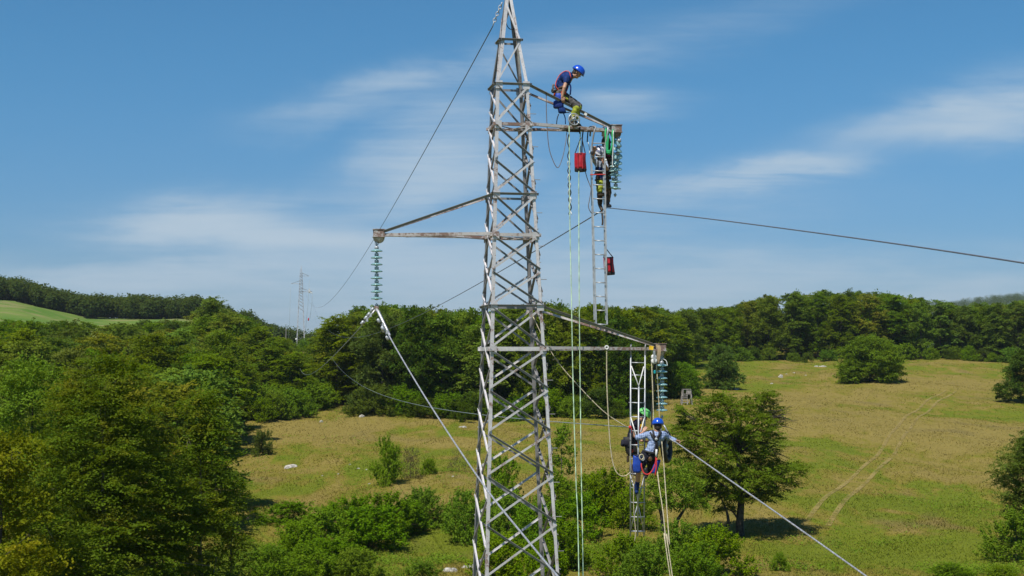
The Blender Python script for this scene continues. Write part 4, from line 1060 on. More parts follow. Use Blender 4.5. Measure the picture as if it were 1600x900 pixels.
# chain of links at the peak
ch = empty('link_chain', Q(783, 8, 31.1), 'chain of bright links holding the earth wire at the pylon peak', 'chain')
cp = [(784.5, 4), (782.5, 9), (780, 14), (778.5, 19), (776, 24), (774, 29), (772, 34), (770.5, 39)]
for i in range(len(cp) - 1):
    a, b_ = Q(*cp[i], 31.1), Q(*cp[i + 1], 31.1); d = (b_ - a); c = a.lerp(b_, .5)
    nn = Vector((0, 1, 0)) if i % 2 else d.cross(Vector((0, 1, 0)))
    x = d.normalized(); y = Vector(nn).normalized().cross(x)
    pts = [c + x * math.cos(2 * math.pi * k / 14) * d.length * .62 + y * math.sin(2 * math.pi * k / 14) * .032 for k in range(14)]
    MB().tube(pts, .011, 6, closed=True).build('link', M_ALU, ch, True)
wire('jumper_cable', smooth_path([Q(796, 14, 31.1), Q(792, 26, 31), Q(791, 36, 31), Q(795, 44, 31), Q(801, 46, 31), Q(806, 42, 31.1)], 6), .010, M_BLACK, 'short black earthing cable looping below the pylon peak', 'cable')

# ------------------------------------------------------------------ ladders
def hook_ladder():
    root = empty('hook_ladder', Q(937, 505, 31.15), 'narrow aluminium box ladder hooked over the top cross arm', 'ladder')
    yf, yb = 31.12, 31.34
    R_ = {'fl': (923.8, 931.5, 228, 506, yf, .052), 'fr': (944.6, 948.6, 226, 507, yf, .036), 'bl': (923.2, 928.6, 240, 500, yb, .028), 'br': (942.6, 946.6, 240, 500, yb, .028)}
    for k, (xa, xb, ya, yb_, Y, s_) in R_.items():
        MB().beam(Q(xa, ya, Y), Q(xb, yb_, Y), s_, .03).build('rail', M_ALU, root)
    n = 13
    for i in range(n):
        py = 245 + 21.8 * i
        t_ = (py - 228) / 278
        MB().tube([Q(924 + 7.5 * t_, py, yf), Q(944.8 + 4 * t_, py + .6, yf)], .013, 8).build('rung', M_ALU, root, True)
        if i % 2 == 0:
            mb = MB(); mb.tube([Q(924 + 7.5 * t_, py - 3, yf), Q(923.5 + 5 * t_, py - 3, yb)], .008, 5); mb.tube([Q(944.8 + 4 * t_, py - 3, yf), Q(942.8 + 4 * t_, py - 3, yb)], .008, 5); mb.build('spacer', M_ALU, root)
    MB().tube([Q(924, 224, yf), Q(945, 224, yf)], .011, 6).build('rung', M_STEEL_D, root)
    for (x0, xh) in ((924.5, 931), (945.5, 950)):
        pts = [Q(x0, 236, yf), Q(x0 + 1.2, 222, yf), Q(x0 + 4, 206, yf - .02), Q(xh - .5, 199, yf + .02), Q(xh - 5, 197.5, yf + .15), Q(xh - 8, 201, yf + .34), Q(xh - 9, 213, yf + .38)]
        MB().tube(smooth_path(pts, 5), .019, 8).build('hook', M_STEEL_D if x0 < 930 else M_ALU, root, True)
    MB().tube([Q(922, 273, 31.05), Q(946, 272.6, 31.05)], .013, 6).build('red_strap', M_ROPE_R, root)
    for (x, y, s_) in ((925, 239, .040), (946.5, 250, .025)):
        MB().lathe(Q(x, y, 31.05), [(s_ * .5, -.02), (s_, -.01), (s_, .01), (s_ * .5, .02)], (0, 1, 0), 12).build('locking_knob', M_WHITE if y > 240 else M_BLACK, root)
hook_ladder()
def lattice_ladder():
    root = empty('lattice_ladder', Q(996, 838, 31.3), 'triangular lattice ladder hanging from the lowest cross arm', 'ladder')
    yb, yf = 31.42, 31.18
    for (xa, xb, ya, y2, Y, s_) in ((985.5, 985, 548, 838, yb, .030), (1008, 1006.3, 548, 837, yb, .030), (998.2, 996.2, 604, 838, yf, .032)):
        MB().tube([Q(xa, ya, Y), Q(xb, y2, Y)], s_ / 2 * 1.15, 8).build('rail', M_ALU, root, True)
    for i, py in enumerate((566.5, 586, 607, 629, 651, 673, 695, 717, 740, 762, 785, 807.5, 830)):
        ex = 3 if py == 629 else 0
        MB().tube([Q(985.5 - ex, py, yb), Q(1007.6, py + .4, yb)], .012 if py != 830 else .02, 6).build('rung', M_ALU, root, True)
        if py > 604: 
            mb = MB(); mb.tube([Q(985.5, py, yb), Q(997, py + 1, yf)], .008, 5); mb.tube([Q(1007.6, py, yb), Q(997, py + 1, yf)], .008, 5); mb.build('side_brace', M_ALU, root)
    for (a, b_) in (((986.5, 572), (998, 603)), ((1006, 573), (998, 603)), ((985.5, 652), (994.5, 682)), ((1007, 652), (1001, 675)), ((984.5, 742), (996.8, 781)), ((1006.5, 743), (998, 781)), ((985, 829), (996, 790)), ((1006, 829), (997, 790))):
        MB().tube([Q(*a, yb - .02), Q(*b_, yf + .02)], .013, 6).build('diagonal_brace', M_WHITE if a[1] < 700 else M_ALU, root, True)
    mb = MB()
    for x in (985.5, 1008): mb.tube(smooth_path([Q(x, 556, yb), Q(x, 544, yb - .04), Q(x + 1, 538, yb), Q(x, 541, yb + .14), Q(x, 552, yb + .16)], 4), .014, 6)
    mb.build('hook', M_STEEL_D, root, True)
    for (x, y) in ((984.5, 667.5),): MB().lathe(Q(x, y, yb - .06), [(.02, -.03), (.035, -.015), (.035, .015), (.02, .03)], (1, 0, 0), 10).build('clamp', M_ROPE_R, root)
    MB().box(Q(1002, 787, yb), (.05, .03, .035)).build('tape', M_YEL, root)
lattice_ladder()

# ------------------------------------------------------------------ ropes, slings, bags
gy1 = 28.5
def to_ground(px0, py0, Y0, px1, py1, Y1, pxg, Yg):
    a, m_, g2 = Q(px0, py0, Y0), Q(px1, py1, Y1), Vector(((pxg - 800) / F * Yg, Yg, Hs((pxg - 800) / F * Yg, Yg)))
    return smooth_path([a, a.lerp(m_, .5), m_, g2], 10)
wire('rope', smooth_path([Q(889.3, 196, 31), Q(889.8, 250, 30.9), Q(890.5, 350, 30.8), Q(892.8, 460, 30.7), Q(895.5, 600, 30.4), Q(900, 750, 30.2), Q(904.5, 900, 30)] + [Vector((1.45, 29.3, Hs(1.5, 29.3)))], 8), .0115, M_ROPE_G, 'pale green hauling rope, left of the two hanging right beside the pylon', 'rope')
wire('rope', smooth_path([Q(907, 206, 31.1), Q(904.6, 260, 30.95), Q(904.5, 350, 30.9), Q(905, 460, 30.8), Q(906.5, 600, 30.6), Q(908.5, 750, 30.4), Q(911, 900, 30.2)] + [Vector((1.55, 29.5, Hs(1.5, 29.5)))], 8), .0115, M_ROPE_G, 'pale green hauling rope, right of the two, passing beside the upper red bag', 'rope')
wire('rope', smooth_path([Q(833, 495, 31.3), Q(850, 530, 31.25), Q(868.5, 561, 31.2), Q(893, 591, 31.2), Q(941, 641, 31.2), Q(980, 668, 31.25)], 6), .011, M_ROPE, 'beige tag rope running diagonally from the pylon down to the lattice ladder', 'rope')
o = MB(); o.tube([Q(864, 562, 31.2), Q(868, 560, 31.15), Q(872, 564, 31.2)], .016, 6)
tagit(o.build('rope_knot', M_ROPE), 'small knot with loose ends tied in the diagonal beige tag rope', 'knot')
wire('rope', smooth_path([Q(948, 541, 31.1), Q(948.3, 600, 31.1), Q(951, 660, 31.1), Q(954, 700, 31.1), Q(959, 728, 31.1), Q(966, 741, 31.1), Q(976, 744, 31.15), Q(985, 738, 31.2)], 8), .0125, M_ROPE, 'beige rope hanging from the middle of the lowest arm and curving to the ladder', 'rope')
wire('rope', smooth_path([Q(1018, 562, 31.35), Q(1019.5, 600, 31.3), Q(1021.5, 662, 31.28), Q(1022, 690, 31.3)], 6), .013, M_ROPE, 'beige rope running down from the left side of the white pulley block', 'rope')
wire('rope', smooth_path([Q(1025.5, 566, 31.4), Q(1029, 620, 31.4), Q(1030.6, 660, 31.4), Q(1031, 700, 31.4)], 6), .012, M_ROPE, 'beige rope from the right side of the white pulley block beside the discs', 'rope')
wire('rope', smooth_path([Q(1027, 735, 30.85), Q(1030, 760, 30.7), Q(1036, 800, 30.5), Q(1041, 850, 30.3), Q(1047, 900, 30.1)] + [Vector((4.5, 28.5, Hs(4.5, 28.5)))], 6), .012, M_ROPE, 'pale rope dropping below the checked shirt lineman, left of the twin ropes', 'rope')
wire('rope', smooth_path([Q(1034, 690, 30.8), Q(1037, 723, 30.8), Q(1041, 780, 30.6), Q(1046, 850, 30.3), Q(1050.5, 900, 30.1)] + [Vector((4.6, 28.6, Hs(4.6, 28.6)))], 6), .012, M_ROPE, 'pale rope dropping below the checked shirt lineman, right of the twin ropes', 'rope')
wire('cord', smooth_path([Q(853.5, 143, 30.85), Q(854, 180, 30.85), Q(857, 225, 30.85), Q(863, 248, 30.85), Q(871.5, 262, 30.85), Q(879, 246, 30.9), Q(884, 222, 31), Q(885.5, 207, 31.1)], 8), .009, M_ROPE_N, 'thin grey cord hanging in a long loop from the top cross arm', 'cord')
# helical black and white sling
pts = []; hx = []
for k in range(90):
    t_ = k / 89; a_ = t_ * 2 * math.pi * 5.5; amp = .012 + .016 * min(1, t_ * 2)
    c = Q(887.5 + 3.5 * t_, 210 + 125 * t_, 30.95); pts.append(c + Vector((math.cos(a_) * amp, math.sin(a_) * amp, 0)))
root = empty('twisted_sling', Q(887.5, 208, 30.95), 'twisted black and white sling hanging below the crouching lineman', 'sling')
MB().tube(pts, .012, 6).build('black_strand', M_BLACK, root, True)
MB().tube([p + Vector((-2 * (p.x - Q(887.5 + 3.5 * i / 89, 210 + 125 * i / 89, 30.95).x), -.01, 0)) for i, p in enumerate(pts)][30:], .011, 6).build('white_strand', M_WHITE, root, True)
def bag(px, y0, y1, w, Y, strap, label, tilt=0.0):
    H_ = (y1 - y0) / 71.0; R = w / 2 / 71.0; top = Q(px, y0, Y); ax = Vector((tilt, 0, -1)).normalized()
    r_ = empty('tool_bag', top + ax * H_, label, 'bag'); n = 22
    def shell(za, zb, f, mat_, nm, par, ra, rb):
        mb = MB(); prof = []
        k_ = 7
        for i in range(k_ + 1):
            t2 = i / k_; prof.append((ra + (rb - ra) * t2, (za + (zb - za) * t2)))
        mb.lathe(top, prof, ax, n)
        rr = random.Random(int(px))
        for i, v_ in enumerate(mb.v):
            a_ = (i % n) * 2 * math.pi / n; d = v_ - top; lat = d - ax * d.dot(ax)
            v_ += lat * (.05 * math.sin(3 * a_ + d.z * 14) + .03 * math.sin(7 * a_ + 1))
        return mb.build(nm, mat_, par, True)
    body = shell(.0, H_ * .86, 0, M_RED, 'body', r_, R * .96, R * 1.02)
    shell(H_ * .86, H_, 0, M_BLACK, 'base_band', r_, R * 1.05, R * 1.0)
    MB().ring(top + ax * .01, R * .97, .009, ax, 22, 6).build('rim', M_BLACK if px > 930 else M_RED, r_)
    mb = MB()
    for s_ in (-.45, .35): mb.beam(top + Vector((s_ * R, -R * .98, 0)), top + ax * H_ * .88 + Vector((s_ * R, -R * 1.06, 0)), .028, .012, up=(0, 1, 0))
    mb.build('webbing', M_BLACK if px > 930 else plainred2, r_)
    for s_, e in zip((-.9, .9, 0), strap):
        MB().tube([top + Vector((s_ * R, 0, 0)), Q(*e, Y)], .011, 5).build('strap', M_BLACK, r_)
plainred2 = plain('dark_red_webbing', (0.30, 0.01, 0.02), .6)
bag(906.5, 240, 268, 18, 31.05, [(907.5, 215), (909, 215), (907, 228)], 'red cylindrical tool bag with a black base, upper one, hanging under the top cross arm')
bag(950.5, 402, 430, 16, 31.5, [(946, 386), (946.5, 388)], 'red tool bag tied to the lower part of the hooked aluminium ladder', .06)
# hooks and slings over the top chord
def sling(pts, r, m_, label, name='sling', cat='sling', group=None):
    return wire(name, smooth_path(pts, 5), r, m_, label, cat, group)
sling([Q(906, 209, 31.15), Q(905.5, 200, 31.1), Q(908.5, 197.5, 31.2), Q(911, 203, 31.3), Q(910, 215, 31.2), Q(909, 240, 31.1)], .016, M_BLACK, 'black sling looped over the top arm to hold the upper red bag')
sling([Q(917.5, 222, 31.4), Q(918.5, 208, 31.35), Q(920, 200, 31.2), Q(923, 198, 31.3), Q(921, 206, 31.4)], .014, M_BLACK, 'short black sling dangling from the top arm left of the hooked ladder')
sling([Q(919, 222, 31.4), Q(921, 232, 31.4), Q(921, 240, 31.38)], .009, M_WHITE, 'short white tape end dangling left of the hooked ladder')
sling([Q(948.5, 238, 31.1), Q(947, 222, 31.12), Q(946, 206, 31.15), Q(949, 201, 31.25), Q(950, 215, 31.1), Q(949, 238, 31.1)], .022, M_GREEN, 'left loop of the green webbing sling near the end of the top arm')
sling([Q(953, 240, 31.1), Q(956.5, 225, 31.12), Q(957, 208, 31.15), Q(958.5, 204, 31.3), Q(959, 222, 31.2), Q(954, 242, 31.12)], .020, M_GREEN, 'right loop of the green webbing sling beside the slack insulator string')
MB_ = MB().lathe(Q(951, 238, 31.08), [(.01, -.05), (.05, -.02), (.05, .03), (.02, .05)], (0, 0, 1), 12)
tagit(MB_.build('rope_grab', M_GREEN), 'green rope grab where the two green sling loops meet', 'rope grab')
wire('cord', smooth_path([Q(958.5, 204, 31.1), Q(958.3, 225, 31.1), Q(957.3, 245, 31.1), Q(957, 262, 31.1)], 4), .010, M_WHITE, 'white cord hanging between the green slings and the slack insulator string', 'cord')
wire('cord', smooth_path([Q(914.5, 268, 31.1), Q(918, 280, 31.1), Q(922, 290, 31.1), Q(923.5, 296, 31.1), Q(921.5, 310, 31.1), Q(919.5, 322, 31.1), Q(922, 330, 31.1), Q(926, 334, 31.15)], 5), .010, M_ROPE_N, 'grey cord running from the upper red bag down beside the hooked ladder', 'cord')
wire('webbing_strap', smooth_path([Q(940.5, 330, 31.3), Q(941.5, 345, 31.3), Q(941, 352, 31.3)], 4), .018, M_BROWN, 'brown strap end hanging below the boots of the ladder worker', 'strap')
# dark canvas gear roll behind the ladder worker
root = empty('gear_bag', Q(949, 268, 31.75), 'long dark canvas gear roll hanging behind the ladder worker from the top arm', 'bag')
mb = MB(); cs = smooth_path([Q(946, 205, 31.7), Q(947, 222, 31.72), Q(949, 245, 31.75), Q(951.5, 268, 31.78), Q(950.5, 280, 31.78)], 5)
mb.tube(cs, [.06 + .045 * math.sin(math.pi * min(1, i / 16)) + .012 * math.sin(i * 1.7) for i in range(len(cs))], 12)
mb.build('canvas', M_BROWN, root, True)
for z in (222, 246, 262): MB().ring(Q(948 + (z - 222) * .08, z, 31.74), .098, .012, (0.05, 0, 1), 18, 5).build('strap', M_BLACK, root)
MB().lathe(Q(951, 242, 31.64), [(.01, -.03), (.045, -.01), (.045, .02), (.01, .03)], (0, 1, 0), 12).build('buckle', plain('dark_magenta', (.22, .02, .07), .6), root)
# pulley wheel at the crouching lineman's feet
def pulley(c, R, r, nrm, m_, label, name='pulley', cat='pulley', spokes=3, rim=None):
    r_ = empty(name, c, label, cat); nn = Vector(nrm).normalized(); x = nn.cross(Vector((0, 0, 1))).normalized(); y = nn.cross(x)
    MB().ring(c, R, r, nn, 32, 8).build('rim', m_, r_, True)
    mb = MB(); mb.lathe(c - nn * .03, [(.03, 0), (.045, .015), (.045, .045), (.03, .06)], nn, 12)
    for k in range(spokes):
        a_ = 2 * math.pi * k / spokes + .4; e = c + (x * math.cos(a_) + y * math.sin(a_)) * R
        mb.beam(c, e, .028, .014, up=nn)
    mb.build('hub', M_ALU if rim is None else rim, r_)
    return r_
pulley(Q(897, 186.5, 30.92), .125, .015, (.35, -1, .05), M_ALU, 'silver spoked pulley wheel by the boots of the crouching lineman', spokes=5)
sling([Q(889.5, 197, 30.95), Q(891, 188, 30.88), Q(898, 180, 30.85), Q(904, 184, 30.85), Q(905, 194, 30.9)], .009, M_ROPE, 'beige rope end threaded through the silver pulley wheel', 'rope', 'rope')
# board under the boots
root = empty('foot_board', Q(888, 201, 31.2), 'dark foot board lying on the top cross arm under the crouching lineman', 'board')
MB().box(Q(891, 199.5, 31.28), (.42, .30, .03), Matrix.Rotation(PSI, 3, 'Z')).build('board', M_BLACK, root)
MB().box(Q(896, 203.5, 31.2), (.30, .10, .07), Matrix.Rotation(PSI, 3, 'Z')).build('block', M_BROWN, root)
# white tie on the chord
tagit(MB().box(Q(914.8, 178.6, 31.16), (.06, .07, .055), Matrix.Rotation(.5, 3, 'Y')).build('tape_wrap', M_WHITE), 'white tape wrapped round the upper chord in front of the crouching lineman', 'tape')
# white pulley block and slings at the lowest arm
root = empty('pulley_block', Q(1022, 563, 31.3), 'white twin pulley block strapped to the end of the lowest cross arm', 'pulley')
for (x, y, R) in ((1021.5, 558, .06), (1022, 564, .066)):
    MB().lathe(Q(x, y, 31.3) + Vector((0, -.035, 0)), [(R * .35, 0), (R, .004), (R, .020), (R * .8, .035), (R, .05), (R, .066), (R * .35, .07)], (0, 1, 0), 20).build('sheave', M_WHITE, root, True)
MB().box(Q(1022, 555, 31.3), (.045, .09, .20)).build('side_plate', M_ALU, root)
mb = MB(); mb.lathe(Q(1022, 564, 31.3) + Vector((0, -.05, 0)), [(.02, 0), (.02, .1)], (0, 1, 0), 10); mb.build('axle', M_STEEL_D, root)
tagit(MB().box(Q(1017.5, 543.5, 31.38), (.085, .13, .085), Matrix.Rotation(.15, 3, 'Y')).build('strap_wrap', M_YEL), 'yellow strap wrapped round the lowest cross arm beside the pulley block', 'strap')
mb = MB(); sp_ = smooth_path([Q(1025, 541, 31.35), Q(1029, 541, 31.33), Q(1030, 548, 31.32), Q(1028.5, 560, 31.33), Q(1026.5, 567, 31.35)], 5)
for i in range(len(sp_) - 1): mb.beam(sp_[i], sp_[i + 1], .075, .02, up=(0, 1, 0))
tagit(mb.build('webbing_sling', M_TANW), 'wide tan webbing sling over the end of the lowest cross arm', 'sling')
wire('webbing_strap', smooth_path([Q(1022.5, 567, 31.45), Q(1022, 600, 31.45), Q(1018.5, 640, 31.45), Q(1018, 668, 31.4)], 5), .015, M_BLACK, 'dark strap running down between the two beige pulley ropes', 'strap')
tagit(MB().lathe(Q(1023, 581, 31.28), [(.006, -.04), (.024, -.03), (.026, .02), (.01, .035)], (0, 0, 1), 12).build('marker_tag', plain('teal_plastic', (.01, .32, .36), .4)), 'small teal tag hanging under the white pulley block', 'tag')
wire('earthing_lead', smooth_path([Q(1035, 560, YR), Q(1041, 564, YR - .02), Q(1043, 572, YR - .02)], 5), .010, M_WHITE, 'short pale lead curling over the top disc of the lowest insulator string', 'lead')
MBn = MB().ring(Q(948, 543, 31.08), .035, .016, (0, 1, 0), 14, 6); tagit(MBn.build('shackle', M_WHITE), 'pale shackle on the lowest arm holding the curving beige rope', 'shackle')
# big black-rimmed stringing wheel
W_C = Q(1040, 698, 31.42)
rr_ = empty('stringing_wheel', W_C + Vector((0, 0, -.36)), 'large black rimmed stringing wheel hanging right beside the checked shirt lineman', 'wheel')
nn = Vector((.93, -.34, .04)).normalized()
MB().ring(W_C + nn * .02, .300, .062, nn, 40, 10).build('tyre', M_RUBBER, rr_, True)
MB().ring(W_C - nn * .045, .250, .012, nn, 40, 8).build('rim', M_ALU, rr_, True)
mb = MB(); x = nn.cross(Vector((0, 0, 1))).normalized(); y = nn.cross(x)
mb.lathe(W_C - nn * .06, [(.03, 0), (.06, .02), (.06, .10), (.03, .12)], nn, 14)
for k in range(8):
    a_ = math.pi * k / 4; mb.beam(W_C, W_C + (x * math.cos(a_) + y * math.sin(a_)) * .28, .035, .012, up=nn)
mb.build('spoked_hub', M_ALU, rr_)
mb = MB(); mb.tube(smooth_path([W_C, W_C + nn * .07 + Vector((0, 0, .2)), Q(1036, 668, 31.4) + nn * .05, Q(1034.5, 662, 31.5)], 5), .018, 6)
mb.tube(smooth_path([W_C, W_C - nn * .07 + Vector((0, 0, .2)), Q(1036, 668, 31.4) - nn * .05, Q(1034.5, 662, 31.5)], 5), .018, 6); mb.build('hanger_frame', M_ALU, rr_, True)
wire('conductor_end', smooth_path([Q(1033, 674, 31.2), Q(1040, 680, 31.15), Q(1050, 688, 31.1), Q(1057, 691.5, 31.1)], 5), .017, M_WIRE, 'short bright conductor length over the stringing wheel under the raised arm', 'wire')

# ------------------------------------------------------------------ linemen
def capsule(mb, p0, r0, p1, r1, n=14):
    p0, p1 = Vector(p0), Vector(p1); d = p1 - p0; L_ = d.length
    if L_ < 1e-5: d = Vector((0, 0, 1)); L_ = 1e-4; p1 = p0 + d * L_
    prof = [(max(.0008, r0 * math.sin(a_)), -r0 * math.cos(a_)) for a_ in [math.pi / 2 * k / 5 for k in range(0, 5)]]
    prof += [(r0, 0), (r1, L_)]
    prof += [(max(.0008, r1 * math.cos(a_)), L_ + r1 * math.sin(a_)) for a_ in [math.pi / 2 * k / 5 for k in range(1, 6)]]
    mb.lathe(p0, prof, d, n)
def flesh(name, segs, m_, parent, vox=.010, smooth=3, wr=0.0, seed=0):
    """one continuous skin grown over tapered limb segments"""
    mb = MB()
    for (p0, r0, p1, r1) in segs: capsule(mb, p0, r0, p1, r1)
    o = mb.build('tmp', None, None); rm = o.modifiers.new('r', 'REMESH'); rm.mode = 'VOXEL'; rm.voxel_size = vox; rm.use_smooth_shade = True
    sm = o.modifiers.new('s', 'SMOOTH'); sm.iterations = smooth; sm.factor = .6
    dg = bpy.context.evaluated_depsgraph_get(); dg.update(); ev = o.evaluated_get(dg)
    me = bpy.data.meshes.new_from_object(ev); off = o.location.copy()
    V_ = np.empty(len(me.vertices) * 3, dtype=np.float64); me.vertices.foreach_get('co', V_); V_ = V_.reshape(-1, 3) + np.array(off)
    if wr > 0:
        Nn = np.empty(len(me.vertices) * 3); me.vertices.foreach_get('normal', Nn); Nn = Nn.reshape(-1, 3)
        f = np.sin(V_[:, 2] * 62 + np.sin(V_[:, 0] * 31 + seed) * 2.2) * .6 + np.sin(V_[:, 0] * 47 + V_[:, 2] * 33 + seed) * .5
        V_ = V_ + Nn * (f * wr)[:, None]
    V_ -= np.array(world_loc(parent)); me.vertices.foreach_set('co', V_.astype(np.float32).ravel())
    me.polygons.foreach_set('use_smooth', [True] * len(me.polygons)); me.materials.clear(); me.materials.append(m_); me.update()
    old = o.data; bpy.data.objects.remove(o); bpy.data.meshes.remove(old)
    ob = bpy.data.objects.new(name, me); SC.collection.objects.link(ob); ob.parent = parent
    return ob
def hand_segs(wrist, knuck, palm_n, curl=.8, thumb_side=1):
    """palm, four curled fingers of different length and a thumb"""
    w_, k_ = Vector(wrist), Vector(knuck); d = (k_ - w_).normalized(); pn = Vector(palm_n); pn = (pn - d * pn.dot(d)).normalized(); sd = d.cross(pn).normalized() * thumb_side
    S = []
    for q in (-.027, -.009, .009, .027): S.append((w_ + sd * q * .6, .018, w_ + d * .085 + sd * q, .0125))
    for i, q in enumerate((-.029, -.010, .010, .029)):
        Lf = (.058, .075, .080, .070)[i]; b0 = w_ + d * .085 + sd * q
        a1 = curl * .5; d1 = d * math.cos(a1) + pn * math.sin(a1); b1 = b0 + d1 * Lf * .5
        a2 = curl * 1.3; d2 = d * math.cos(a2) + pn * math.sin(a2); b2 = b1 + d2 * Lf * .35
        a3 = curl * 2.0; d3 = d * math.cos(a3) + pn * math.sin(a3); b3 = b2 + d3 * Lf * .28
        S += [(b0, .0105, b1, .0095), (b1, .0095, b2, .009), (b2, .009, b3, .008)]
    t0 = w_ + d * .03 + sd * .03; t1 = t0 + (d * .6 + sd * .8).normalized() * .04; t2 = t1 + (d * .9 + sd * .1 + pn * .5).normalized() * .032
    S += [(w_ + d * .01, .018, t0, .016), (t0, .015, t1, .011), (t1, .011, t2, .0095)]
    return S
def head_parts(par, c, fwd, up, helmet_m, hair=True, skin=M_SKIN, scale=1.0):
    """head mass added to body segments; face, hair, helmet as children. Returns segments for the body mesh"""
    c = Vector(c); f = Vector(fwd).normalized(); u_ = Vector(up); u_ = (u_ - f * u_.dot(f)).normalized(); s_ = f.cross(u_).normalized()
    S = [(c + u_ * .035 - f * .015, .083, c + u_ * .03 + f * .015, .080), (c + u_ * .01 + f * .015, .070, c - u_ * .065 + f * .045, .042),
         (c - u_ * .075 + f * .062, .026, c - u_ * .072 + f * .066, .022), (c + f * .082 + u_ * .012, .012, c + f * .104 - u_ * .022, .014),
         (c + f * .08 - u_ * .05 + s_ * .014, .010, c + f * .08 - u_ * .05 - s_ * .014, .010)]
    for q in (-1, 1):
        S.append((c + s_ * q * .078 + u_ * .018, .014, c + s_ * q * .082 - u_ * .018, .010))
        S.append((c + s_ * q * .045 + f * .045 - u_ * .01, .028, c + s_ * q * .03 + f * .055 - u_ * .04, .024))
    for q in (-1, 1): MB().lathe(c + s_ * q * .031 + f * .087 + u_ * .012, [(.004, -.006), (.010, 0), (.007, .004)], f, 10).build('eye', M_HAIR, par, True)
    mb = MB(); capsule(mb, c - f * .035 + u_ * .01, .082, c - f * .04 - u_ * .03, .070); mb.build('hair', M_HAIR, par, True)
    # helmet: shell, brim, chin strap
    hc = c + u_ * .035 - f * .005; mb = MB(); prof = [(.134, 0), (.137, .012), (.131, .048), (.114, .086), (.085, .116), (.045, .133), (.004, .137)]
    n = 28; base = 0
    for (r, h) in prof:
        for k in range(n):
            a_ = 2 * math.pi * k / n; ex = 1.14 if True else 1; br = 1 + (.10 if h < .01 and math.cos(a_) > .3 else 0)
            mb.v.append(hc + u_ * h * 1.08 + f * math.cos(a_) * r * ex * br + s_ * math.sin(a_) * r * .95)
    for i in range(len(prof) - 1):
        for k in range(n): mb.f.append((i * n + k, i * n + (k + 1) % n, (i + 1) * n + (k + 1) % n, (i + 1) * n + k))
    mb.f.append(tuple((len(prof) - 1) * n + k for k in range(n))); mb.f.append(tuple(reversed(range(n))))
    hm = mb.build('helmet', helmet_m, par, True)
    MB().tube([c + s_ * .088 + u_ * .04, c + s_ * .075 - u_ * .03 + f * .03, c - u_ * .105 + f * .045, c - s_ * .075 - u_ * .03 + f * .03, c - s_ * .088 + u_ * .04], .006, 5).build('chin_strap', M_BLACK, hm)
    return S
def cuff(par, name, a, b_, r, m_): MB().tube([a, b_], r, 12).build(name, m_, par, True)
def boot(par, ankle, toe, m_, r=.05, h=.16, up=(0, 0, 1)):
    a, t2 = Vector(ankle), Vector(toe); d = (t2 - a).normalized()
    return flesh('boot', [(a + Vector(up) * h * .7, r * 1.02, a, r * 1.05), (a, r * 1.05, a - d * .02 - Vector((0, 0, .045)), r * .85), (a - Vector((0, 0, .04)), r * .85, t2, r * .72), (t2, r * .72, t2 + d * .03, r * .55)], m_, par, .009, 2)

# 1: lineman crouching on the top arm
YC = 31.22
n_ = lambda x, y, Y=YC: P(x, y, Y)
p1 = empty('person', n_(893, 196), 'lineman in a blue helmet and navy T-shirt crouching on the top cross arm, looking down', 'person')
hs = head_parts(p1, n_(901.6, 114.5), (.80, -.15, -.62), (.62, 0, .78), M_HELM_B)
shn, shf, en, ef, wn, wf = n_(886.5, 121, 31.03), n_(889, 120.5, 31.42), n_(881.8, 137, 30.90), n_(885, 138, 31.50), n_(878.6, 151, 30.92), n_(880, 152, 31.44)
body = hs + [(n_(899.5, 117.5), .058, n_(891, 120), .062), (n_(888, 122), .10, n_(880, 134), .11), (n_(880, 134), .10, n_(875, 147), .11)]
body += [(shn, .045, en, .042), (en, .040, wn, .029), (shf, .045, ef, .042), (ef, .040, wf, .029), (n_(891, 120), .05, shn, .045), (n_(891, 120), .05, shf, .045)]
body += [(n_(876, 148, 31.12), .075, n_(901, 167, 31.06), .055), (n_(901, 167, 31.06), .05, n_(893, 189, 31.06), .035), (n_(876, 148, 31.32), .075, n_(904, 166, 31.36), .055), (n_(904, 166, 31.36), .05, n_(898, 189, 31.34), .035)]
body += hand_segs(wn, wn + Vector((.02, 0, -.09)), (0, 1, 0), 1.1) + hand_segs(wf, wf + Vector((.02, 0, -.09)), (0, -1, 0), 1.1)
flesh('body', body, M_SKIN, p1, .0085, 2)
tors = [(n_(889, 119, 31.12), .095, n_(889, 119, 31.33), .095), (n_(884, 121.5, 31.12), .135, n_(884, 121.5, 31.33), .135), (n_(884, 122), .145, n_(877, 135), .145), (n_(880, 135, 31.16), .11, n_(876.5, 144, 31.16), .11), (n_(880, 135, 31.30), .11, n_(876.5, 144, 31.30), .11),
        (n_(890, 120.5, 31.1), .07, shn, .068), (shn, .078, shn.lerp(en, .42), .070), (n_(890, 120.5, 31.35), .07, shf, .068), (shf, .068, shf.lerp(ef, .42), .062)]
flesh('shirt', tors, M_NAVY, p1, .010, 3, .004)
kn, kf, an_, af = n_(901.5, 166.5, 31.06), n_(904.5, 165.5, 31.36), n_(893.5, 188, 31.06), n_(898.5, 188, 31.34)
flesh('trousers', [(n_(876, 146, 31.14), .125, n_(876, 146, 31.30), .125), (n_(877, 148, 31.12), .11, kn, .078), (kn, .078, kn.lerp(an_, .45), .066), (n_(877, 148, 31.32), .11, kf, .078), (kf, .078, kf.lerp(af, .45), .066)], M_GREYT, p1, .010, 3, .005)
for a, b_ in ((kn, an_), (kf, af)): flesh('hivis_gaiter', [(a.lerp(b_, .12) + Vector((0, -.012, 0)), .080, a.lerp(b_, .62), .070), (a.lerp(b_, .62), .068, a.lerp(b_, .97), .056)], M_HIVIS, p1, .010, 2, .004)
boot(p1, n_(893, 190, 31.06), n_(901, 195, 31.02), M_BOOT); boot(p1, n_(898, 190, 31.34), n_(905, 195, 31.3), M_BOOT)
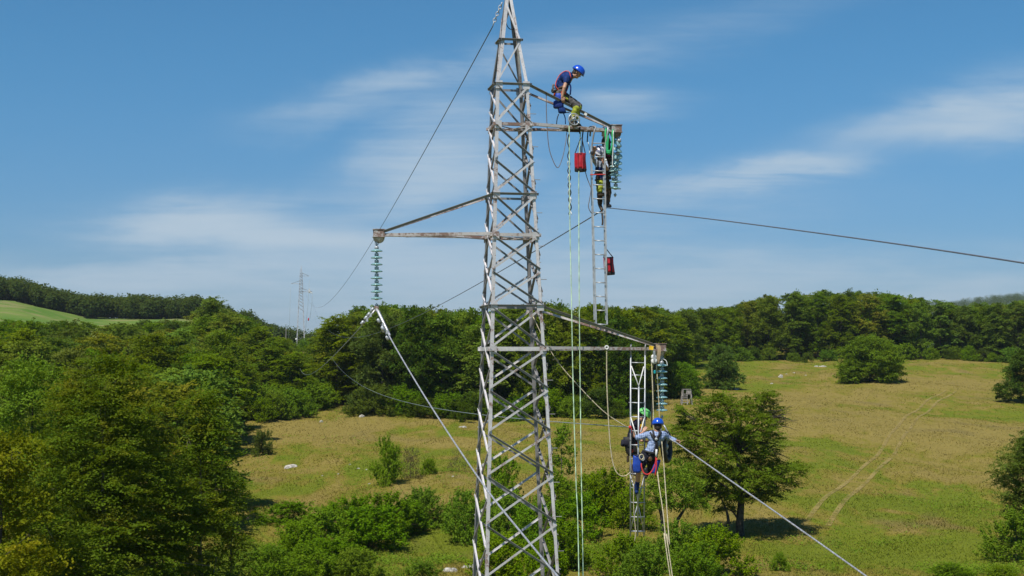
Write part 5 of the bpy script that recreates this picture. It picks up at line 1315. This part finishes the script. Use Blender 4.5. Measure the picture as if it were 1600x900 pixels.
hp = n_(876.5, 145)
def loop(par, name, c, R, r, nrm, m_, sq=1.0): return MB().ring(c, R, r, nrm, 26, 6).build(name, m_, par, True)
har = empty('harness', n_(877, 140) - world_loc(p1), None, None); har.parent = p1
loop(har, 'waist_belt', n_(876.5, 139), .165, .032, (-.5, 0, 1), M_BROWN); loop(har, 'hip_belt', n_(876, 143.5), .160, .022, (-.5, 0, 1), M_ORANGE)
MB().tube(smooth_path([n_(874, 142, 31.05), n_(868, 133, 31.05), n_(872.5, 120, 31.08), n_(881, 112, 31.1), n_(889, 112, 31.05), n_(892, 122, 31.0)], 5), .010, 6).build('shoulder_strap', M_ORANGE, har, True)
MB().tube(smooth_path([n_(874, 142, 31.38), n_(868, 133, 31.38), n_(872.5, 120, 31.34), n_(881, 112, 31.32), n_(889, 112, 31.36), n_(892, 122, 31.42)], 5), .009, 6).build('shoulder_strap', M_ORANGE, har, True)
MB().tube(smooth_path([n_(876, 147, 31.02), n_(881, 150, 30.98), n_(888, 156, 30.97)], 4), .022, 6).build('leg_loop', M_HIVIS, har, True)
MB().box(n_(880.5, 145, 31.0), (.11, .06, .06)).build('buckle_pad', M_ORANGE, har)
MB().tube(smooth_path([n_(888, 129, 31.0), n_(891.5, 135, 31.0), n_(891, 148, 31.0)], 4), .020, 6).build('chest_lanyard', M_NAVY, har, True)
for pts_ in ([(866, 137), (862.5, 141), (864, 145)], [(866, 132), (864, 134), (865, 143)]):
    MB().tube(smooth_path([n_(*q, 31.0) for q in pts_], 4), .024, 6).build('gear', M_BOOT if pts_[0][1] > 134 else M_ROPE_N, har, True)
for pts_, mm in (([(873, 178), (870.5, 186), (869.5, 196)], M_BLACK), ([(880, 176), (883, 184), (883.5, 194)], M_NAVY), ([(870, 168), (880, 175), (890, 176)], M_BLACK)):
    MB().tube(smooth_path([n_(*q, 31.05) for q in pts_], 4), .012, 6).build('hanging_strap', mm, har, True)
def pouch(par_label, name, c, w_, h_, d_, m_, parent, lean=0.0):
    mb = MB(); n = 16; ax = Vector((lean, 0, -1)).normalized()
    prof = [(.86, 0), (.97, .15), (1.0, .5), (.98, .85), (.80, 1.0)]
    base = 0
    for (r, h) in prof:
        for k in range(n):
            a_ = 2 * math.pi * k / n; cx, sx2 = math.cos(a_), math.sin(a_)
            cx = abs(cx) ** .6 * (1 if cx > 0 else -1); sx2 = abs(sx2) ** .6 * (1 if sx2 > 0 else -1)
            mb.v.append(Vector(c) + ax * h * h_ + Vector((cx * w_ / 2 * r * (1 + .05 * math.sin(h * 9 + k)), sx2 * d_ / 2 * r, 0)))
    for i in range(len(prof) - 1):
        for k in range(n): mb.f.append((i * n + k, i * n + (k + 1) % n, (i + 1) * n + (k + 1) % n, (i + 1) * n + k))
    mb.f.append(tuple(reversed(range(n)))); mb.f.append(tuple((len(prof) - 1) * n + k for k in range(n)))
    return mb.build(name, m_, parent, True)
bg_ = empty('tool_pouch', n_(873, 176, 31.05), 'bright blue tool pouches hanging from the hip of the crouching lineman', 'pouch')
pouch('', 'pouch_body', n_(873.5, 146.5, 31.06), .17, .22, .14, M_BLUE, bg_); pouch('', 'pouch_flap', n_(872.5, 158, 31.04), .23, .16, .17, plain('deep_blue_cloth', (.008, .03, .20), .6), bg_)
pouch('', 'lower_pocket', n_(877, 168.5, 31.04), .17, .12, .15, M_NAVY, bg_, .2)

# 2: worker behind the hooked ladder
YB = 31.58
p2 = empty('person', P(941, 328, YB), 'worker in a white and blue helmet standing behind the hooked ladder, facing the camera', 'person')
n_ = lambda x, y, Y=YB: P(x, y, Y)
hs = head_parts(p2, n_(936, 240, YB - .02), (.1, -.80, -.62), (.1, -.5, .8), M_HELM_S)
sl, sr, el, er, wl, wr_ = n_(930, 253), n_(944.5, 253), n_(926, 247, 31.42), n_(948.5, 264, 31.40), n_(928.5, 237, 31.22), n_(943.5, 254, 31.24)
body = hs + [(n_(936.5, 244), .05, n_(937.5, 251), .058), (n_(937.5, 254), .11, n_(939, 266), .10), (n_(939, 266), .10, n_(941, 277), .11), (n_(937.5, 251), .05, sl, .05), (n_(937.5, 251), .05, sr, .05)]
body += [(sl, .045, el, .04), (el, .038, wl, .028), (sr, .045, er, .04), (er, .038, wr_, .028)] + hand_segs(wl, wl + Vector((0, -.02, .09)), (0, -1, 0), 1.2) + hand_segs(wr_, wr_ + Vector((.0, -.02, .09)), (0, -1, 0), 1.2, -1)
hA, hB, kA, kB, aA, aB = n_(937, 279), n_(945, 279), n_(937, 294, 31.42), n_(950.5, 299, 31.62), n_(937.5, 316, 31.46), n_(949, 317, 31.60)
body += [(hA, .08, kA, .055), (kA, .05, aA, .035), (hB, .08, kB, .055), (kB, .05, aB, .035)]
flesh('body', body, M_SKIN, p2, .0085, 2)
flesh('shirt', [(n_(934, 254), .10, n_(942, 254), .10), (n_(937.5, 256), .12, n_(938.5, 262), .115), (sl, .062, sl.lerp(el, .7), .054), (sr, .062, sr.lerp(er, .85), .054)], M_LBLUE, p2, .01, 3, .004)
flesh('overall_waist', [(n_(938, 264), .118, n_(940, 277), .12)], M_NAVY, p2, .01, 3, .004)
flesh('trousers', [(n_(938, 278), .11, n_(944, 278), .11), (hB, .10, kB, .078), (kB, .076, aB.lerp(kB, .15), .058), (hA, .098, hA.lerp(kA, .45), .08)], M_BROWN, p2, .01, 3, .005)
flesh('hivis_trouser_leg', [(hA.lerp(kA, .4), .085, kA, .078), (kA, .076, kA.lerp(aA, .45), .060)], M_HIVIS, p2, .01, 3, .006)
flesh('gaiter', [(kA.lerp(aA, .5), .066, aA, .060)], M_BROWN, p2, .01, 2, .004)
boot(p2, n_(937.5, 318, 31.46), n_(940, 327, 31.36), M_BOOT); boot(p2, n_(949, 318, 31.60), n_(953, 321.5, 31.5), M_RUBBER)
har = empty('harness', n_(939, 270) - world_loc(p2), None, None); har.parent = p2
loop(har, 'waist_belt', n_(939.5, 271), .135, .024, (0, 0, 1), M_BLACK); loop(har, 'leg_loop', hA.lerp(kA, .15), .10, .016, (0, 0, 1), M_BLACK)
for s_ in (-1, 1): MB().tube(smooth_path([n_(939 + s_ * 5, 270, 31.44), n_(938 + s_ * 4, 258, 31.44), n_(938 + s_ * 3.5, 249, 31.5), n_(938 + s_ * 4, 247.5, 31.6)], 4), .015, 6).build('shoulder_strap', M_BLACK, har, True)
pouch('', 'tool_pouch', n_(938.5, 301, 31.3), .17, .08, .1, M_BOOT, har)
MB().tube(smooth_path([n_(933, 272, 31.4), n_(932, 288, 31.3), n_(934, 294, 31.3)], 4), .014, 6).build('lanyard', M_BLACK, har, True)

# 3: lineman behind the lattice ladder
YD = 31.80
p3 = empty('person', P(986, 742, YD), 'lineman in a green helmet and dark clothes leaning in behind the lattice ladder', 'person')
n_ = lambda x, y, Y=YD: P(x, y, Y)
hs = head_parts(p3, n_(1005, 650), (.82, -.2, -.55), (.45, -.1, .9), M_HELM_G)
sl, sr, el, er, wl, wr_ = n_(992, 663, 31.60), n_(996, 662, 31.98), n_(991, 681, 31.55), n_(1003, 680, 31.95), n_(1003, 689, 31.45), n_(1008, 690, 31.75)
body = hs + [(n_(1003, 653), .055, n_(996, 660), .06), (n_(994, 664), .11, n_(988, 682), .11), (n_(988, 682), .105, n_(985, 700), .115), (n_(996, 660), .05, sl, .05), (n_(996, 660), .05, sr, .05)]
body += [(sl, .048, el, .042), (el, .04, wl, .03), (sr, .048, er, .042), (er, .04, wr_, .03)] + hand_segs(wl, wl + Vector((.09, -.02, .0)), (0, -.3, -1), 1.0) + hand_segs(wr_, wr_ + Vector((.09, 0, .02)), (0, -.3, -1), 1.0)
hA, hB, kA, kB, aA, aB = n_(984, 702, 31.68), n_(986, 702, 31.92), n_(999, 716, 31.62), n_(1001, 716, 31.95), n_(987, 736, 31.66), n_(991, 737, 31.95)
body += [(hA, .08, kA, .055), (kA, .05, aA, .035), (hB, .08, kB, .055), (kB, .05, aB, .035)]
flesh('body', body, M_SKIN, p3, .0085, 2)
flesh('shirt', [(n_(995, 662, 31.68), .10, n_(995, 662, 31.9), .10), (n_(993, 666, 31.7), .12, n_(993, 666, 31.88), .12), (n_(993, 667), .13, n_(987, 690), .13), (sl, .065, sl.lerp(el, .5), .058), (sr, .065, sr.lerp(er, .5), .058)], M_DARKCL, p3, .01, 3, .004)
flesh('trousers', [(n_(985, 698, 31.7), .125, n_(985, 698, 31.9), .125), (hA, .105, kA, .078), (kA, .076, aA, .055), (hB, .105, kB, .078), (kB, .076, aB, .055)], M_DARKCL, p3, .01, 3, .005)
boot(p3, aA, n_(992, 741, 31.55), M_BOOT); boot(p3, aB, n_(997, 741, 31.9), M_BOOT)
har = empty('harness', n_(986, 690) - world_loc(p3), None, None); har.parent = p3
loop(har, 'waist_belt', n_(987, 692), .15, .022, (0, 0, 1), M_ROPE_R)
MB().tube(smooth_path([n_(984, 690, 31.62), n_(987, 672, 31.62), n_(992, 657, 31.66), n_(1000, 668, 31.62), n_(1001, 680, 31.6)], 4), .015, 6).build('shoulder_strap', M_ROPE_R, har, True)
MB().box(n_(1002, 666, 31.6), (.04, .03, .09)).build('strap_pad', M_YEL, har)
bk = empty('rope_bag', n_(981, 714, 31.6), 'bulky black bag with a red patch on the back of the green helmet lineman', 'bag')
b1 = pouch('', 'bag_body', n_(982, 683, 31.64), .26, .42, .26, M_BLACK, bk, .22); pouch('', 'bag_top', n_(979, 687, 31.62), .24, .15, .22, M_DARKCL, bk, -.1)
MB().lathe(n_(987, 704.5, 31.50), [(.005, -.02), (.04, -.01), (.045, .01), (.01, .03)], (0, 1, 0), 12).build('red_patch', M_ORANGE, bk)
MB().tube(smooth_path([n_(981, 712, 31.6), n_(981, 720, 31.6), n_(981.5, 722, 31.6)], 3), .028, 6).build('hanging_strap', M_BOOT, bk)

# 4: lineman in the checked shirt
YE = 31.0
p4 = empty('person', P(1010, 775, YE), 'lineman in a blue helmet and checked shirt seen from behind with outstretched arms', 'person')
n_ = lambda x, y, Y=YE: P(x, y, Y)
hs = head_parts(p4, n_(1028, 666, 31.02), (.10, .97, -.20), (.0, .18, .98), M_HELM_B)
sl, sr, el, er, wl, wr_ = n_(1014, 679, 31.0), n_(1037, 679.5, 31.04), n_(996, 684, 31.10), n_(1046, 685, 31.20), n_(1005.5, 674, 31.26), n_(1055.5, 688, 31.14)
body = hs + [(n_(1027.5, 670), .055, n_(1026, 676), .06), (n_(1025, 683), .11, n_(1020, 698), .105), (n_(1020, 698), .105, n_(1014.5, 712), .12), (n_(1026, 677), .05, sl, .05), (n_(1026, 677), .05, sr, .05)]
body += [(sl, .048, el, .043), (el, .041, wl, .030), (sr, .048, er, .043), (er, .041, wr_, .030)] + hand_segs(wl, wl + Vector((.05, .02, .075)), (.4, 1, 0), 1.0) + hand_segs(wr_, wr_ + Vector((.09, -.01, -.02)), (0, -.4, -1), 1.4)
hA, hB, kA, kB, aA, aB = n_(1008, 714, 31.0), n_(1020, 714, 31.04), n_(998, 736, 30.98), n_(1017, 729, 31.36), n_(994.8, 766, 31.16), n_(1009, 742, 31.42)
body += [(hA, .085, kA, .058), (kA, .056, kA.lerp(aA, .4), .055), (kA.lerp(aA, .4), .055, aA, .036), (hB, .085, kB, .058), (kB, .055, aB, .038)]
flesh('body', body, M_SKIN, p4, .0085, 2)
flesh('shirt', [(n_(1017, 680), .095, n_(1034, 680), .095), (n_(1019, 683), .11, n_(1031, 683), .11), (n_(1025, 684), .135, n_(1019.5, 700), .125), (n_(1020, 700), .13, n_(1017, 705), .13), (sl, .075, el, .060), (el, .058, el.lerp(wl, .25), .05), (sr, .075, er, .060), (er, .058, wr_.lerp(er, .1), .046)], M_PLAID, p4, .010, 3, .006, 3)
flesh('shorts', [(n_(1009, 711), .12, n_(1019, 711), .12), (hA, .112, hA.lerp(kA, .75), .088), (hB, .112, kB, .088)], M_DARKCL, p4, .010, 3, .005)
MB().tube([hA.lerp(kA, .72), hA.lerp(kA, .92)], .088, 14).build('green_hem', plain('green_trim', (.25, .33, .07), .8), p4, True)
flesh('sock', [(kA.lerp(aA, .55), .054, aA, .046)], M_NAVY, p4, .010, 2); flesh('trouser_leg', [(kB, .075, aB, .056)], M_DARKCL, p4, .01, 2, .004)
boot(p4, aA, n_(994, 771, 31.34), M_NAVY); boot(p4, aB, n_(1008, 746, 31.55), M_RUBBER)
har = empty('harness', n_(1022, 700) - world_loc(p4), None, None); har.parent = p4
loop(har, 'waist_belt', n_(1016, 706.5), .155, .026, (.2, 0, 1), M_BLACK)
for pts_ in ([(1016, 676, 30.93), (1020, 682, 30.84), (1025, 690, 30.84), (1024, 700, 30.86), (1022, 706, 30.86)], [(1033, 675.5, 30.93), (1030, 682, 30.84), (1026, 690, 30.84), (1028, 700, 30.88), (1028, 706, 30.92)],
             [(1020, 672.5, 30.97), (1022, 680, 30.83), (1029, 688, 30.83)], [(1031, 673, 30.97), (1029.5, 680, 30.83), (1022.5, 688, 30.83)]):
    MB().tube(smooth_path([P(*q) for q in pts_], 4), .021, 6).build('shoulder_strap', M_BLACK, har, True)
MB().lathe(P(1025.5, 686, 30.80), [(.01, -.01), (.032, 0), (.032, .012), (.01, .02)], (0, 1, 0), 12).build('dorsal_ring', M_ALU, har)
MB().tube([n_(1025.8, 702, 30.82), n_(1025.2, 714, 30.82)], .022, 8).build('energy_absorber', M_WHITE, har, True)
MB().tube(smooth_path([n_(1025, 714, 30.82), n_(1024, 724, 30.8), n_(1020, 734, 30.8), n_(1013, 741, 30.8), n_(1006, 739, 30.8), n_(1002.5, 730, 30.82), n_(1002, 724, 30.84)], 6), .014, 8).build('red_lanyard', M_ROPE_R, har, True)
MB().tube(smooth_path([n_(1026, 716, 30.8), n_(1025.5, 730, 30.8), n_(1023.5, 744, 30.82)], 4), .015, 8).build('red_lanyard', M_ROPE_R, har, True)
MB().ring(n_(1002.3, 714, 30.82), .055, .012, (.5, -1, 0), 16, 6).build('rope_coil', M_ROPE, har); MB().ring(n_(1003.5, 716, 30.84), .048, .010, (.3, -1, .2), 16, 6).build('rope_coil', M_ALU, har)
for c, w_, h_, lab, ln in ((n_(995.5, 711, 30.88), .18, .38, 'tall bright blue gear bag at the left hip of the checked shirt lineman', -.02), (n_(1028, 719, 31.0), .13, .30, 'smaller bright blue gear bag at the right hip of the checked shirt lineman', -.35)):
    q = empty('gear_bag', c + Vector((ln * h_, 0, -h_)), lab, 'bag'); pouch('', 'bag_body', c, w_, h_, .13, M_BLUE, q, ln)
    MB().ring(c, w_ * .42, .008, (0, 0, 1), 16, 5).build('rim', M_BLACK, q)
wire('sling', smooth_path([Q(1008, 676, 31.3), Q(1014, 673, 31.3), Q(1022, 674, 31.25)], 4), .02, M_BLACK, 'black sling running from the ladder past the neck of the checked shirt lineman', 'sling')
wire('cord', smooth_path([Q(990, 722, 31.1), Q(986.5, 730, 31.1), Q(989, 742, 31.1), Q(986, 750, 31.1)], 4), .012, M_ROPE_N, 'grey cord coiled at the ladder beside the tall blue gear bag', 'cord')
wire('cord', smooth_path([Q(991, 745, 31.15), Q(990, 790, 31.2), Q(993, 830, 31.2), Q(991.5, 846, 31.2)], 4), .009, M_ROPE, 'thin pale cord hanging down inside the bottom of the lattice ladder', 'cord')

# ------------------------------------------------------------------ things at the distant pylon
def far_line(a, b_, label, r=.035, m_=M_WIRE_M): wire('hanging_line', [a, a.lerp(b_, .5) + Vector((.15, 0, 0)), b_], r, m_, label, 'line')
far_line(Q(454, 449, 436), Q(450, 541, 432), 'thin line hanging from the left arm of the distant pylon')
far_line(Q(483.5, 437, 436), Q(477, 520, 434), 'thin line hanging from the top right arm of the distant pylon')
far_line(Q(488.5, 458, 436), Q(484, 498, 436), 'thin line hanging from the lower right arm of the distant pylon')
root = empty('person', Q(483.5, 460, 436), 'tiny white clad worker perched on the lower right arm of the distant pylon', 'person')
mb = MB(); c = Q(483.5, 456, 436); capsule(mb, c, .34, c + Vector((0, 0, .35)), .30); capsule(mb, c + Vector((-.1, -.1, 0)), .2, c + Vector((.7, -.1, -.35)), .14)
capsule(mb, c + Vector((0, 0, .75)), .17, c + Vector((0, 0, .8)), .17); capsule(mb, c + Vector((0, 0, .3)), .12, c + Vector((0, 0, .75)), .1); mb.build('body', M_WHITE, root, True)
mb = MB(); capsule(mb, Q(482, 497.5, 436), .16, Q(482, 500, 436), .24); tagit(mb.build('tool_bag', M_RED), 'tiny dark red bag hanging below the distant pylon arm', 'bag')
root = empty('utility_pole', Q(447, 536, 470), 'thin pale pole standing left of the distant pylon foot', 'pole')
mb = MB(); a = onground(447, 470); mb.tube([a, Q(447, 513, 470)], [.16, .10], 8); mb.build('shaft', M_WOODG, root)
mb = MB(); mb.beam(Q(445, 515, 470), Q(449, 515, 470), .12, .12); mb.build('crossbar', M_WOODG, root)
tagit(MB().lathe(Q(463, 530, 434), [(.05, -.3), (.34, -.1), (.34, .2), (.05, .35)], (0, 0, 1), 12).build('cable_drum', M_WHITE), 'small white drum at the left foot of the distant pylon', 'drum')

# ------------------------------------------------------------------ air
m = bpy.data.materials.new('air'); m.use_nodes = True; t_ = NT(m.node_tree); t_.n.clear()
pv = t_.new('ShaderNodeVolumePrincipled'); pv.inputs['Color'].default_value = (.80, .90, 1.0, 1); pv.inputs['Density'].default_value = HAZE_D; pv.inputs['Anisotropy'].default_value = .2
oo = t_.new('ShaderNodeOutputMaterial'); t_.l.new(pv.outputs[0], oo.inputs['Volume'])
if HAZE_D > 0:
    bx = MB().box((0, 3500, 135), (7100, 13100, 280)); tagit(bx.build('haze', m), 'thin blue haze filling the valley air', 'haze', kind='stuff')
